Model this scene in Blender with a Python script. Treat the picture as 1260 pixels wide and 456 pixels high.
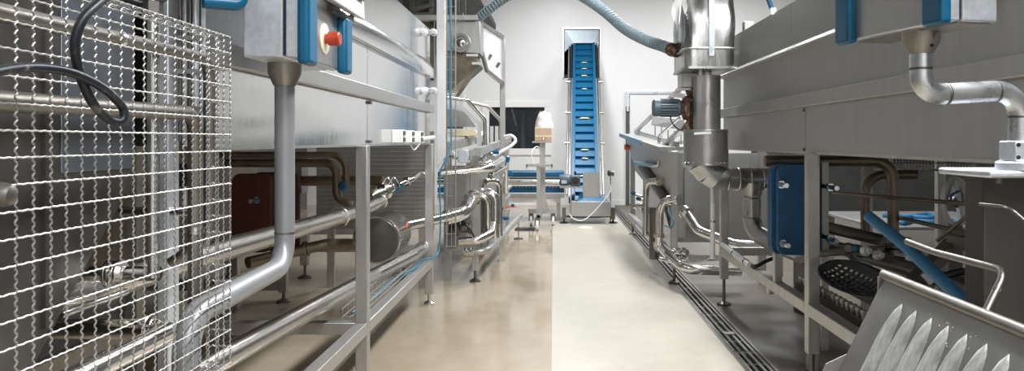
import bpy, math, random
from mathutils import Vector, Matrix
random.seed(7)
S = bpy.context.scene
for o in list(bpy.data.objects): bpy.data.objects.remove(o)
C = S.collection
PI = math.pi

# ---------------------------------------------------------------- camera
F, VX, VY, H = 950.0, 681.0, 173.0, 1.25          # focal length and vanishing point in photo pixels, eye height
cd = bpy.data.cameras.new('camera'); cam = bpy.data.objects.new('camera', cd); C.objects.link(cam)
cam.location = (0, 0, H); cam.rotation_euler = (PI/2, 0, 0)
cd.sensor_fit = 'HORIZONTAL'; cd.sensor_width = 36; cd.lens = 36*F/1260
cd.shift_x = (630-VX)/1260; cd.shift_y = (VY-228)/1260
cd.clip_start = .02; cd.clip_end = 80
S.camera = cam
# ---------------------------------------------------------------- world, lamps, exposure
w = bpy.data.worlds.new('world'); S.world = w; w.use_nodes = True
w.node_tree.nodes['Background'].inputs[0].default_value = (.9, .95, 1, 1)
w.node_tree.nodes['Background'].inputs[1].default_value = .3
S.view_settings.view_transform = 'Standard'; S.view_settings.look = 'None'
S.view_settings.gamma = 1; S.view_settings.use_curve_mapping = False
S.view_settings.exposure = 0.6
def area(name, loc, sx, sy, power, col=(.97, .985, 1), rot=(0, 0, 0)):
    l = bpy.data.lights.new(name, 'AREA'); l.shape = 'RECTANGLE'; l.size = sx; l.size_y = sy
    l.energy = power; l.color = col
    o = bpy.data.objects.new(name, l); C.objects.link(o); o.location = loc; o.rotation_euler = rot
    return o
CEIL = 4.6
LAMPS = [(1.55, y) for y in (-2.2, .4, 3.0, 5.6, 8.2)]+[(.1, 11.6), (3.3, 12.2)]
for x, y in LAMPS:
    area('ceiling_lamp_light', (x, y, CEIL-.14), .5, 1.9, 110 if x == 1.55 else 130 if x == .1 else 70)

# ---------------------------------------------------------------- materials
MATS = {}
def nt(name):
    m = bpy.data.materials.new(name); m.use_nodes = True
    return m, m.node_tree.nodes, m.node_tree.links, m.node_tree.nodes['Principled BSDF']
def mat(name, col, rough=.5, metal=0.0, var=.12, scale=(8, 8, 8), rvar=.08, bump=0.0, spot=None, detail=4, coat=0, spec=None, aniso=0):
    """procedural surface: noise stretched by scale varies colour and gloss; spot=(colour, scale, threshold) adds wear"""
    m, N, L, b = nt(name)
    tc = N.new('ShaderNodeTexCoord'); mp = N.new('ShaderNodeMapping'); mp.inputs['Scale'].default_value = scale
    L.new(tc.outputs['Object'], mp.inputs[0])
    nz = N.new('ShaderNodeTexNoise'); nz.inputs['Scale'].default_value = 1; nz.inputs['Detail'].default_value = detail
    nz.inputs['Roughness'].default_value = .65
    L.new(mp.outputs[0], nz.inputs[0])
    mr = N.new('ShaderNodeMapRange'); mr.inputs[1].default_value = .3; mr.inputs[2].default_value = .7
    mr.inputs[3].default_value = 1-var; mr.inputs[4].default_value = 1+var; L.new(nz.outputs[0], mr.inputs[0])
    mx = N.new('ShaderNodeVectorMath'); mx.operation = 'SCALE'; mx.inputs[0].default_value = col
    L.new(mr.outputs[0], mx.inputs['Scale'])
    out = mx.outputs[0]
    if spot:
        n2 = N.new('ShaderNodeTexNoise'); n2.inputs['Scale'].default_value = spot[1]; n2.inputs['Detail'].default_value = 6
        L.new(tc.outputs['Object'], n2.inputs[0])
        r2 = N.new('ShaderNodeMapRange'); r2.inputs[1].default_value = spot[2]; r2.inputs[2].default_value = spot[2]+.07
        L.new(n2.outputs[0], r2.inputs[0])
        k = N.new('ShaderNodeMix'); k.data_type = 'RGBA'; L.new(r2.outputs[0], k.inputs[0])
        L.new(out, k.inputs[6]); k.inputs[7].default_value = (*spot[0], 1); out = k.outputs[2]
    L.new(out, b.inputs['Base Color'])
    rr = N.new('ShaderNodeMapRange'); rr.inputs[1].default_value = .3; rr.inputs[2].default_value = .7
    rr.inputs[3].default_value = max(.02, rough-rvar); rr.inputs[4].default_value = rough+rvar
    L.new(nz.outputs[0], rr.inputs[0]); L.new(rr.outputs[0], b.inputs['Roughness'])
    b.inputs['Metallic'].default_value = metal
    if spec is not None: b.inputs['Specular IOR Level'].default_value = spec
    if coat: b.inputs['Coat Weight'].default_value = coat
    if aniso: b.inputs['Anisotropic'].default_value = aniso
    if bump:
        bp = N.new('ShaderNodeBump'); bp.inputs['Strength'].default_value = bump; bp.inputs['Distance'].default_value = .004
        L.new(nz.outputs[0], bp.inputs['Height']); L.new(bp.outputs[0], b.inputs['Normal'])
    MATS[name] = m
    return m
M = MATS
mat('steel_panel', (.68, .68, .67), .13, 1, .09, (70, 40, 2.5), .05)
mat('steel_dull', (.43, .425, .415), .44, .85, .09, (40, 26, 2.5), .07, .05, spot=((.50, .49, .46), 34, .70))
mat('steel_frame', (.48, .475, .465), .40, .85, .07, (30, 30, 6), .06, .02)
mat('steel_frame_worn', (.50, .485, .455), .46, .8, .16, (24, 24, 8), .08, .04)
mat('steel_pipe', (.70, .69, .67), .18, 1, .06, (20, 9, 20), .06)
mat('steel_tube_brushed', (.46, .44, .41), .24, 1, .05, (12, 30, 12), .03)
mat('steel_dark', (.17, .16, .15), .38, .9, .2, (6, 6, 6), .1, .04)
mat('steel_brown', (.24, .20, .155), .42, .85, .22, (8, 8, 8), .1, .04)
mat('slate_steel', (.17, .185, .21), .4, .7, .1, (5, 5, 5), .06)
mat('pipe_aged', (.27, .25, .225), .42, 1, .12, (12, 18, 12), .05)
mat('duct_steel', (.47, .465, .455), .33, 1, .14, (7, 7, 5), .09, .06)
mat('foil', (.43, .43, .42), .25, 1, .14, (7, 7, 3), .08, 1.0, detail=3)
mat('galvanised', (.70, .73, .78), .38, .7, .1, (55, 55, 55), .06, .02)
mat('galv_wire', (.44, .44, .43), .40, .8, .06, (90, 90, 90), .04)
mat('arm_grey', (.26, .265, .275), .38, .35, .05, (10, 10, 10), .04)
mat('brass_grey', (.36, .34, .30), .42, .8, .14, (20, 20, 20), .06)
mat('alu_pipe', (.60, .62, .64), .3, .9, .12, (12, 12, 12), .08, .03)
mat('blue_plastic', (.0, .10, .205), .36, 0, .08, (9, 9, 9), .05)
mat('blue_belt', (.003, .105, .225), .42, 0, .14, (30, 30, 30), .08, .03)
mat('blue_pale', (.15, .36, .52), .4, 0, .12, (20, 20, 20), .05)
mat('blue_cable', (.008, .17, .28), .45, 0, .1)
mat('blue_plate', (.012, .085, .20), .5, 0, .25, (18, 18, 18), .1, .05, spot=((.05, .14, .22), 60, .66))
mat('blue_pipe', (.015, .14, .29), .45, 0, .16, (25, 25, 25), .08, .03)
mat('red_plastic', (.42, .05, .025), .38, 0, .08)
mat('orange_plastic', (.70, .13, .04), .45, 0, .08)
mat('cream_disc', (.86, .80, .60), .45, 0, .06)
mat('black_rubber', (.012, .014, .018), .42, 0, .2)
mat('dusty_rubber', (.012, .015, .02), .4, 0, .2, spec=.35, spot=((.12, .10, .075), 30, .57))
mat('black_plastic', (.02, .02, .022), .45, 0, .15)
mat('motor_paint', (.085, .12, .15), .45, 0, .12, (30, 30, 30), .08)
mat('motor_light', (.22, .26, .28), .45, .2, .12)
mat('rust', (.12, .065, .04), .75, .2, .5, (22, 22, 22), .1, .2, spot=((.32, .28, .23), 22, .58))
mat('rust_red', (.085, .022, .012), .7, 0, .4, (14, 14, 14), .1, .1)
mat('white_paint', (.68, .68, .70), .3, .15, .03, (6, 6, 6), .04)
mat('white_panel', (.80, .80, .795), .38, 0, .015, (1.2, 1.2, .6), .05)
mat('wall_grey', (.15, .15, .145), .6, 0, .08, (1, 1, 1))
mat('white_trim', (.84, .83, .81), .45, 0, .03)
mat('white_plastic', (.84, .84, .83), .4, 0, .04)
mat('paper', (.85, .85, .84), .7, 0, .05)
mat('cardboard', (.62, .44, .30), .8, 0, .08, (12, 12, 12), .05)
mat('ceiling_paint', (.45, .45, .44), .6, 0, .03)
mat('grey_paint', (.075, .075, .072), .6, 0, .25, (3, 3, 3), .1)
mat('dark_room', (.055, .058, .058), .8, 0, .3)
mat('crumbs', (.86, .74, .50), .9, 0, .2, (60, 60, 60), .05, .5)
mat('hose_grey', (.24, .31, .35), .45, 0, .08)
mat('pillar_dark', (.06, .057, .053), .5, .4, .2, (6, 6, 3), .08)
mat('drain_steel', (.25, .24, .225), .42, .8, .25, (14, 3, 14), .1, .05)
mat('drain_black', (.03, .029, .028), .8, 0, .3)
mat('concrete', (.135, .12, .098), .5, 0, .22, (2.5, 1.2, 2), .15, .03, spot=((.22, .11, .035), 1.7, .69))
mat('chute_steel', (.23, .225, .215), .45, .8, .12, (12, 12, 12), .07, .03, spot=((.55, .53, .47), 70, .73))
mat('chute_rib', (.52, .52, .51), .42, .7, .4, (26, 60, 9), .1, .08)
mat('curtain_grey', (.36, .43, .49), .35, .1, .25, (3, 3, 4), .08)
mat('tape', (.55, .58, .62), .3, .4, .05)

def perforated(name, col, k, axes):
    m, N, L, b = nt(name)
    tc = N.new('ShaderNodeTexCoord'); sp = N.new('ShaderNodeSeparateXYZ'); L.new(tc.outputs['Object'], sp.inputs[0])
    s = []
    for ax in axes:
        mu = N.new('ShaderNodeMath'); mu.operation = 'MULTIPLY'; mu.inputs[1].default_value = k; L.new(sp.outputs[ax], mu.inputs[0])
        si = N.new('ShaderNodeMath'); si.operation = 'SINE'; L.new(mu.outputs[0], si.inputs[0]); s.append(si)
    p = N.new('ShaderNodeMath'); p.operation = 'MULTIPLY'; L.new(s[0].outputs[0], p.inputs[0]); L.new(s[1].outputs[0], p.inputs[1])
    g = N.new('ShaderNodeMath'); g.operation = 'GREATER_THAN'; g.inputs[1].default_value = .35; L.new(p.outputs[0], g.inputs[0])
    k2 = N.new('ShaderNodeMix'); k2.data_type = 'RGBA'; L.new(g.outputs[0], k2.inputs[0])
    k2.inputs[6].default_value = (*col, 1); k2.inputs[7].default_value = (.03, .03, .03, 1)
    L.new(k2.outputs[2], b.inputs['Base Color']); b.inputs['Metallic'].default_value = .8; b.inputs['Roughness'].default_value = .4
    MATS[name] = m
perforated('perforated_steel', (.5, .5, .48), 420, ('X', 'Z'))
perforated('perforated_side', (.42, .42, .40), 420, ('Y', 'Z'))

def glassy(name, col, alpha, rough=.03):
    m, N, L, b = nt(name)
    tr = N.new('ShaderNodeBsdfTransparent'); mx = N.new('ShaderNodeMixShader'); mx.inputs[0].default_value = alpha
    b.inputs['Base Color'].default_value = (*col, 1); b.inputs['Roughness'].default_value = rough
    L.new(tr.outputs[0], mx.inputs[1]); L.new(b.outputs[0], mx.inputs[2]); L.new(mx.outputs[0], N['Material Output'].inputs[0])
    MATS[name] = m
glassy('window_glass', (.05, .06, .065), .35)
glassy('clear_plastic', (.92, .93, .94), .42, .15)
glassy('thin_bag', (.93, .92, .90), .8, .35)

def floor_mat(name, dry, wet, wetness, scale):
    m, N, L, b = nt(name)
    tc = N.new('ShaderNodeTexCoord')
    n1 = N.new('ShaderNodeTexNoise'); n1.inputs['Scale'].default_value = scale; n1.inputs['Detail'].default_value = 3
    mp = N.new('ShaderNodeMapping'); mp.inputs['Scale'].default_value = (1.6, .7, 1); L.new(tc.outputs['Object'], mp.inputs[0]); L.new(mp.outputs[0], n1.inputs[0])
    r = N.new('ShaderNodeMapRange'); r.inputs[1].default_value = wetness-.06; r.inputs[2].default_value = wetness+.08; L.new(n1.outputs[0], r.inputs[0])
    n2 = N.new('ShaderNodeTexNoise'); n2.inputs['Scale'].default_value = 5; n2.inputs['Detail'].default_value = 8; n2.inputs['Roughness'].default_value = .75
    L.new(tc.outputs['Object'], n2.inputs[0])
    mix = N.new('ShaderNodeMix'); mix.data_type = 'RGBA'; mix.inputs[6].default_value = (*dry, 1); mix.inputs[7].default_value = (*wet, 1)
    L.new(r.outputs[0], mix.inputs[0])
    va = N.new('ShaderNodeMapRange'); va.inputs[1].default_value = .25; va.inputs[2].default_value = .75; va.inputs[3].default_value = .88; va.inputs[4].default_value = 1.1
    L.new(n2.outputs[0], va.inputs[0])
    sc = N.new('ShaderNodeVectorMath'); sc.operation = 'SCALE'; L.new(mix.outputs[2], sc.inputs[0]); L.new(va.outputs[0], sc.inputs['Scale'])
    L.new(sc.outputs[0], b.inputs['Base Color'])
    return m, N, L, b, r, n2
m, N, L, b, r, n2 = floor_mat('floor_wet', (.40, .335, .25), (.355, .295, .215), .48, 1.0)
rr = N.new('ShaderNodeMapRange'); rr.inputs[3].default_value = .20; rr.inputs[4].default_value = .07; L.new(r.outputs[0], rr.inputs[0]); L.new(rr.outputs[0], b.inputs['Roughness'])
bp = N.new('ShaderNodeBump'); bp.inputs['Strength'].default_value = .05; bp.inputs['Distance'].default_value = .01; L.new(n2.outputs[0], bp.inputs['Height']); L.new(bp.outputs[0], b.inputs['Normal'])
MATS['floor_wet'] = m
m, N, L, b, r, n2 = floor_mat('floor_dry', (.445, .415, .35), (.415, .388, .325), .52, .8)
b.inputs['Roughness'].default_value = .42
n3 = N.new('ShaderNodeTexNoise'); n3.inputs['Scale'].default_value = 160; tc = N.new('ShaderNodeTexCoord'); L.new(tc.outputs['Object'], n3.inputs[0])
bp = N.new('ShaderNodeBump'); bp.inputs['Strength'].default_value = .12; bp.inputs['Distance'].default_value = .004; L.new(n3.outputs[0], bp.inputs['Height']); L.new(bp.outputs[0], b.inputs['Normal'])
MATS['floor_dry'] = m
m, N, L, b = nt('lamp_diffuser'); b.inputs['Emission Color'].default_value = (1, .98, .95, 1); b.inputs['Emission Strength'].default_value = 3; MATS['lamp_diffuser'] = m
m, N, L, b = nt('screen'); b.inputs['Base Color'].default_value = (.02, .06, .13, 1); b.inputs['Roughness'].default_value = .15; MATS['screen'] = m

# ---------------------------------------------------------------- geometry helpers
def V(*a): return Vector(a)
def q(x, y, Y): return Vector(((x-VX)*Y/F, Y, H-(y-VY)*Y/F))     # photo pixel at distance Y
def frame(d):
    d = d.normalized(); a = Vector((0, 0, 1)) if abs(d.z) < .9 else Vector((1, 0, 0))
    u = d.cross(a).normalized(); return u, d.cross(u).normalized()
def fillet(pts, rb, n=7):
    pts = [Vector(p) for p in pts]
    if rb <= 0 or len(pts) < 3: return pts
    out = [pts[0]]
    for i in range(1, len(pts)-1):
        a, p, c = pts[i-1], pts[i], pts[i+1]
        d1 = (p-a); d2 = (c-p); l1, l2 = d1.length, d2.length; d1 /= l1; d2 /= l2
        th = d1.angle(d2)
        if th < .02: out.append(p); continue
        t = min(rb*math.tan(th/2), .48*l1, .48*l2); R = t/math.tan(th/2)
        s = p-d1*t; ax = d1.cross(d2).normalized(); cen = s+ax.cross(d1)*R
        for k in range(n+1):
            out.append(cen+Matrix.Rotation(th*k/n, 3, ax) @ (s-cen))
    out.append(pts[-1]); return out
def catmull(pts, n=8):
    pts = [Vector(p) for p in pts]; P = [pts[0]*2-pts[1]]+pts+[pts[-1]*2-pts[-2]]; out = []
    for i in range(1, len(P)-2):
        a, b_, c, d = P[i-1:i+3]
        for k in range(n):
            t = k/n
            out.append(.5*((2*b_)+(c-a)*t+(2*a-5*b_+4*c-d)*t*t+(3*b_-a-3*c+d)*t**3))
    out.append(pts[-1]); return out
class G:
    def __init__(s): s.v = []; s.f = []
    def add(s, vs, fs):
        k = len(s.v); s.v += [Vector(v) for v in vs]; s.f += [tuple(i+k for i in f) for f in fs]; return s
    def box(s, x0, x1, y0, y1, z0, z1):
        return s.add([(x0,y0,z0),(x1,y0,z0),(x1,y1,z0),(x0,y1,z0),(x0,y0,z1),(x1,y0,z1),(x1,y1,z1),(x0,y1,z1)],
                     [(0,3,2,1),(4,5,6,7),(0,1,5,4),(1,2,6,5),(2,3,7,6),(3,0,4,7)])
    def obox(s, c, u, v, n):                       # half-axis vectors
        c, u, v, n = map(Vector, (c, u, v, n))
        if u.cross(v).dot(n) < 0: u = -u
        return s.add([c-u-v-n, c+u-v-n, c+u+v-n, c-u+v-n, c-u-v+n, c+u-v+n, c+u+v+n, c-u+v+n],
                     [(0,3,2,1),(4,5,6,7),(0,1,5,4),(1,2,6,5),(2,3,7,6),(3,0,4,7)])
    def bar(s, a, b, wd, hg, up=(0, 0, 1)):         # rectangular bar between two points
        a, b = Vector(a), Vector(b); d = b-a; up = Vector(up)
        if abs(d.normalized().dot(up)) > .95: up = Vector((0, 1, 0))
        r = d.cross(up).normalized(); n = r.cross(d).normalized()
        return s.obox((a+b)/2, d/2, r*wd/2, n*hg/2)
    def tube(s, pts, r, n=14, cap=True):
        pts = [Vector(p) for p in pts]; k = len(s.v); m = len(pts)
        rs = r if isinstance(r, (list, tuple)) else [r]*m
        T = [(pts[min(i+1, m-1)]-pts[max(i-1, 0)]).normalized() for i in range(m)]
        u, w_ = frame(T[0])
        for i in range(m):
            if i:
                u = (u-T[i]*u.dot(T[i])); u = u.normalized() if u.length > 1e-6 else frame(T[i])[0]
            w2 = T[i].cross(u)
            for j in range(n):
                a = 2*PI*j/n; s.v.append(pts[i]+(u*math.cos(a)+w2*math.sin(a))*rs[i])
        for i in range(m-1):
            for j in range(n):
                j2 = (j+1) % n; s.f.append((k+i*n+j, k+i*n+j2, k+(i+1)*n+j2, k+(i+1)*n+j))
        if cap:
            s.f.append(tuple(k+j for j in reversed(range(n)))); s.f.append(tuple(k+(m-1)*n+j for j in range(n)))
        return s
    def cyl(s, a, b, r0, r1=None, n=20): return s.tube([a, b], [r0, r0 if r1 is None else r1], n)
    def lathe(s, a, d, prof, n=24):                # profile of (distance along d, radius)
        a, d = Vector(a), Vector(d).normalized(); u, w_ = frame(d); k = len(s.v); m = len(prof)
        for t, r in prof:
            for j in range(n):
                q_ = 2*PI*j/n; s.v.append(a+d*t+(u*math.cos(q_)+w_*math.sin(q_))*r)
        for i in range(m-1):
            for j in range(n):
                j2 = (j+1) % n; s.f.append((k+i*n+j, k+i*n+j2, k+(i+1)*n+j2, k+(i+1)*n+j))
        s.f.append(tuple(k+j for j in reversed(range(n)))); s.f.append(tuple(k+(m-1)*n+j for j in range(n)))
        return s
    def prism(s, poly, ext):                       # planar polygon swept by a vector
        poly = [Vector(p) for p in poly]; ext = Vector(ext); n = len(poly)
        return s.add(poly+[p+ext for p in poly], [tuple(reversed(range(n))), tuple(range(n, 2*n))] +
                     [(i, (i+1) % n, n+(i+1) % n, n+i) for i in range(n)])
    def grid(s, fn, nu, nv):
        k = len(s.v)
        for i in range(nu+1):
            for j in range(nv+1): s.v.append(Vector(fn(i/nu, j/nv)))
        for i in range(nu):
            for j in range(nv):
                a = k+i*(nv+1)+j; s.f.append((a, a+nv+1, a+nv+2, a+1))
        return s
def mesh_of(name, g, m, off=None, smooth=True):
    me = bpy.data.meshes.new(name)
    vs = g.v if off is None else [v-off for v in g.v]
    me.from_pydata([tuple(v) for v in vs], [], g.f); me.validate()
    import bmesh
    bm = bmesh.new(); bm.from_mesh(me); bmesh.ops.recalc_face_normals(bm, faces=bm.faces); bm.to_mesh(me); bm.free()
    if smooth and len(me.polygons):
        me.polygons.foreach_set('use_smooth', [True]*len(me.polygons)); me.set_sharp_from_angle(angle=math.radians(38))
    me.materials.append(MATS[m] if isinstance(m, str) else m)
    return me
def link(name, me, parent=None, loc=None):
    o = bpy.data.objects.new(name, me); C.objects.link(o)
    if parent: o.parent = parent
    if loc is not None: o.location = loc
    return o
def thing(name, label, cat, loc=(0, 0, 0), group=None):
    o = bpy.data.objects.new(name, None); C.objects.link(o); o.location = loc; o.empty_display_size = .1
    o['label'] = label; o['category'] = cat
    if group: o['group'] = group
    return o
def base(o):                                       # world origin of a thing, part or piece
    p = Vector((0, 0, 0))
    while o: p += Vector(o.location); o = o.parent
    return p
def part(name, g, m, parent, label=None, bevel=0, seg=2):
    o = link(name, mesh_of(name, g, m, base(parent)), parent)
    if label: o['label'] = label
    if bevel:
        b_ = o.modifiers.new('edge', 'BEVEL'); b_.width = bevel; b_.segments = seg; b_.limit_method = 'ANGLE'
    return o
def share(name, me, parent, loc, rot=None):         # a piece that shares mesh data; loc in world space
    o = link(name, me, parent, Vector(loc)-base(parent))
    if rot: o.rotation_euler = rot
    return o
def solo(name, g, m, label, cat, group=None, bevel=0, origin=None):
    if origin is None:
        xs = [v.x for v in g.v]; ys = [v.y for v in g.v]; zs = [v.z for v in g.v]
        origin = Vector(((min(xs)+max(xs))/2, (min(ys)+max(ys))/2, min(zs)))
    o = link(name, mesh_of(name, g, m, Vector(origin)), None, origin)
    o['label'] = label; o['category'] = cat
    if group: o['group'] = group
    if bevel:
        b_ = o.modifiers.new('edge', 'BEVEL'); b_.width = bevel; b_.segments = 2; b_.limit_method = 'ANGLE'
    return o
def struct(name, g, m, parent=None, bevel=0):
    if parent: return part(name, g, m, parent, bevel=bevel)
    o = link(name, mesh_of(name, g, m)); o['kind'] = 'structure'
    return o
def sempty(name, loc=(0, 0, 0)):
    o = bpy.data.objects.new(name, None); C.objects.link(o); o.location = loc; o['kind'] = 'structure'; return o
def pipe(name, label, pts, r, m='steel_pipe', bend=.1, rings=(), cat='pipe', n=16, ringm='steel_pipe', rr=1.35, rw=.5):
    """a pipe run; rings = list of (segment, fraction) for the clamped unions on it"""
    pts = [Vector(p) for p in pts]
    t = thing(name, label, cat, min(pts, key=lambda p: p.z))
    part('tube', G().tube(fillet(pts, bend), r, n), m, t)
    for sgm, fr in rings:
        a, b_ = pts[sgm], pts[sgm+1]; p = a.lerp(b_, fr); d = (b_-a).normalized()
        part('clamp_ring', G().lathe(p-d*r*rw, d, [(0, r*.98), (0, r*rr), (r*rw*.8, r*rr), (r*rw, r*rr*.9), (r*rw*1.2, r*rr), (r*rw*2, r*rr), (r*rw*2, r*.98)], 18), ringm, t)
    return t

# ================================================================ THE SETTING
WALL = 15.03; XL, XR, YB = -4.8, 5.6, -3.5
SEAM = -.01
struct('floor', G().box(XL, SEAM, YB, WALL+.3, -.06, 0), 'floor_wet')
struct('floor.001', G().box(SEAM, 1.045, YB, WALL+.3, -.06, 0), 'floor_dry')
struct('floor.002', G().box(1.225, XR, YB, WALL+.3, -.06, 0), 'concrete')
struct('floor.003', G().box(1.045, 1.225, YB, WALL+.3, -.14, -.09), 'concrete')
struct('ceiling', G().box(XL, XR, YB, WALL+.3, CEIL, CEIL+.1), 'ceiling_paint')
struct('wall_left', G().box(XL-.1, XL, YB, WALL+.3, 0, CEIL), 'wall_grey')
struct('wall_right', G().box(XR, XR+.1, YB, WALL+.3, 0, CEIL), 'wall_grey')
struct('wall_behind', G().box(XL, XR, YB-.1, YB, 0, CEIL), 'white_panel')
# back wall: insulated panels with joints, cut round the window, the hatch and the door
wx = lambda p: (p-VX)*WALL/F
wz = lambda p: H-(p-VY)*WALL/F
win = (wx(602), wx(670), wz(182.5), wz(132))
hat = (wx(694), wx(738), wz(96), wz(36))
dor = (wx(773), wx(838), 0.0, wz(114))
wall_back = sempty('wall_back', (0, WALL, 0))
def cut(rect, holes):
    xs = sorted({rect[0], rect[1]} | {h for o in holes for h in o[:2] if rect[0] < h < rect[1]})
    zs = sorted({rect[2], rect[3]} | {h for o in holes for h in o[2:] if rect[2] < h < rect[3]})
    for i in range(len(xs)-1):
        for j in range(len(zs)-1):
            cx, cz = (xs[i]+xs[i+1])/2, (zs[j]+zs[j+1])/2
            if not any(o[0] < cx < o[1] and o[2] < cz < o[3] for o in holes): yield xs[i], xs[i+1], zs[j], zs[j+1]
pw = 1.235; x = wx(682)-4*pw
while x < XR:
    a, b_ = max(x, XL), min(x+pw, XR)
    if b_-a > .05:
        g = G()
        for r_ in cut((a+.004, b_-.004, 0, CEIL), [win, hat, dor]): g.box(r_[0], r_[1], WALL, WALL+.12, r_[2], r_[3])
        if g.v: part('wall_panel', g, 'white_panel', wall_back)
    x += pw
g = G()
for r_ in cut((XL, XR, 0, CEIL), [win, hat, dor]): g.box(r_[0], r_[1], WALL+.006, WALL+.13, r_[2], r_[3])
part('joint_backing', g, 'white_trim', wall_back)
struct('baseboard_back', G().box(wx(620), wx(769.5), WALL-.02, WALL, 0, .10), 'white_trim')
struct('trim_1', G().box(wx(568), wx(572), WALL-.02, WALL, 0, CEIL), 'white_trim')
# window
wn = sempty('window_1', ((win[0]+win[1])/2, WALL, win[2]))
g = G(); t_ = .13
for r_ in cut((win[0]-.14, win[1]+.13, win[2]-.13, win[3]+.12), [win]): g.box(r_[0], r_[1], WALL-.03, WALL, r_[2], r_[3])
part('window_frame', g, 'white_trim', wn, bevel=.006)
part('pane', G().box(win[0], win[1], WALL+.03, WALL+.04, win[2], win[3]), 'window_glass', wn)
g = G()
for r_ in cut((win[0]-.4, win[1]+.4, win[2]-.5, win[3]+.5), [(win[0], win[1], win[2], win[3])]): pass
g.box(win[0]-.5, win[1]+.5, WALL+1.6, WALL+1.7, win[2]-.6, win[3]+.6)
g.box(win[0]-.55, win[0]-.5, WALL+.13, WALL+1.7, win[2]-.6, win[3]+.6); g.box(win[1]+.5, win[1]+.55, WALL+.13, WALL+1.7, win[2]-.6, win[3]+.6)
g.box(win[0]-.5, win[1]+.5, WALL+.13, WALL+1.7, win[2]-.65, win[2]-.6); g.box(win[0]-.5, win[1]+.5, WALL+.13, WALL+1.7, win[3]+.6, win[3]+.65)
struct('wall_beyond_window', g, 'dark_room')
solo('storage_pipe', G().cyl(V(wx(641.5), WALL+.7, win[2]-.6), V(wx(641.5), WALL+.7, win[3]-.05), .05), 'hose_grey', 'upright grey blue pipe behind the dark window glass', 'pipe')
solo('brace_bar', G().bar(V(wx(628), WALL+.5, win[3]), V(wx(634), WALL+.5, win[2]+.45), .04, .04), 'steel_pipe', 'short slanted steel bar behind the top of the window glass', 'bar')
solo('stair_stringer', G().bar(V(wx(619), WALL+.9, win[2]+.75), V(wx(655), WALL+.9, win[2]-.25), .06, .09), 'grey_paint', 'dark slanting beam low behind the window glass', 'beam')
# hatch in the wall
ht = sempty('trim_2', ((hat[0]+hat[1])/2, WALL, hat[2]))
g = G()
for r_ in cut((hat[0]-.035, hat[1]+.03, hat[2], hat[3]+.035), [hat]): g.box(r_[0], r_[1], WALL-.035, WALL, r_[2], r_[3])
part('hatch_frame', g, 'steel_frame', ht)
g = G(); g.box(hat[0]-.05, hat[1]+.05, WALL+1.3, WALL+1.35, hat[2]-.2, hat[3]+.5)
g.box(hat[0]-.1, hat[0]-.05, WALL+.13, WALL+1.35, hat[2]-.2, hat[3]+.5); g.box(hat[1]+.05, hat[1]+.1, WALL+.13, WALL+1.35, hat[2]-.2, hat[3]+.5)
g.box(hat[0]-.05, hat[1]+.05, WALL+.13, WALL+1.35, hat[3]+.5, hat[3]+.55); g.box(hat[0]-.05, hat[1]+.05, WALL+.13, WALL+1.35, hat[2]-.25, hat[2]-.2)
part('hatch_tunnel', g, 'dark_room', ht)
hz = lambda p: wz(p)
part('curtain', G().prism([(hat[0]+.01, WALL+.01, hat[3]), (hat[1]-.01, WALL+.01, hat[3]), (hat[1]-.01, WALL-.01, wz(62)), (wx(731), WALL-.02, wz(53)), (wx(706), WALL-.02, wz(53)), (hat[0]+.01, WALL-.01, wz(64))], (0, .012, 0)), 'curtain_grey', ht, 'hanging grey plastic curtain')
# door
dr = sempty('door_1', ((dor[0]+dor[1])/2, WALL, 0))
part('door_leaf', G().box(dor[0]+.02, dor[1], WALL+.0, WALL+.07, .02, dor[3]-.03), 'white_panel', dr, bevel=.01)
g = G().box(dor[0]-.05, dor[0]+.012, WALL-.06, WALL+.08, 0, wz(131))
part('door_frame', g, 'grey_paint', dr); part('door_frame', G().box(dor[0]-.05, dor[0]+.012, WALL-.06, WALL+.08, wz(131), dor[3]+.02), 'tape', dr)
part('door_frame', G().box(dor[0]+.012, dor[1], WALL-.03, WALL+.02, dor[3]-.02, dor[3]+.02), 'tape', dr)
part('door_handle', G().box(dor[0]-.04, dor[0], WALL-.1, WALL-.06, wz(137), wz(131)), 'steel_pipe', dr)
part('threshold', G().box(dor[0]-.05, dor[1], WALL-.03, WALL+.06, 0, .02), 'grey_paint', dr)
# floor drain
dn = thing('floor_drain', 'long slotted steel drain channel along the foot of the right-hand machines', 'drain', (1.135, 8, 0))
part('edge_strip', G().box(1.045, 1.062, YB, WALL, -.09, .002), 'drain_steel', dn); part('edge_strip', G().box(1.208, 1.225, YB, WALL, -.09, .002), 'drain_steel', dn)
part('channel_bed', G().box(1.062, 1.208, YB, WALL, -.09, -.08), 'drain_black', dn)
gm = G()
for xx in (-.058, -.022, .022, .058): gm.box(xx-.009, xx+.009, -.495, .495, -.012, 0)
for yy in (-.49, -.25, 0, .25, .48): gm.box(-.067, .067, yy-.006, yy+.006, -.02, -.006)
gme = mesh_of('grate', gm, 'drain_steel')
for k in range(18):
    y0 = -2.9+k
    if y0 < WALL-.6: share('grate', gme, dn, (1.135, y0, -.002))
part('grate_lifter', G().box(1.10, 1.17, 4.98, 5.03, 0, .006), 'steel_frame', dn); part('cover_plate', G().box(1.066, 1.204, 3.55, 3.95, -.004, .004), 'drain_steel', dn)
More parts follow.
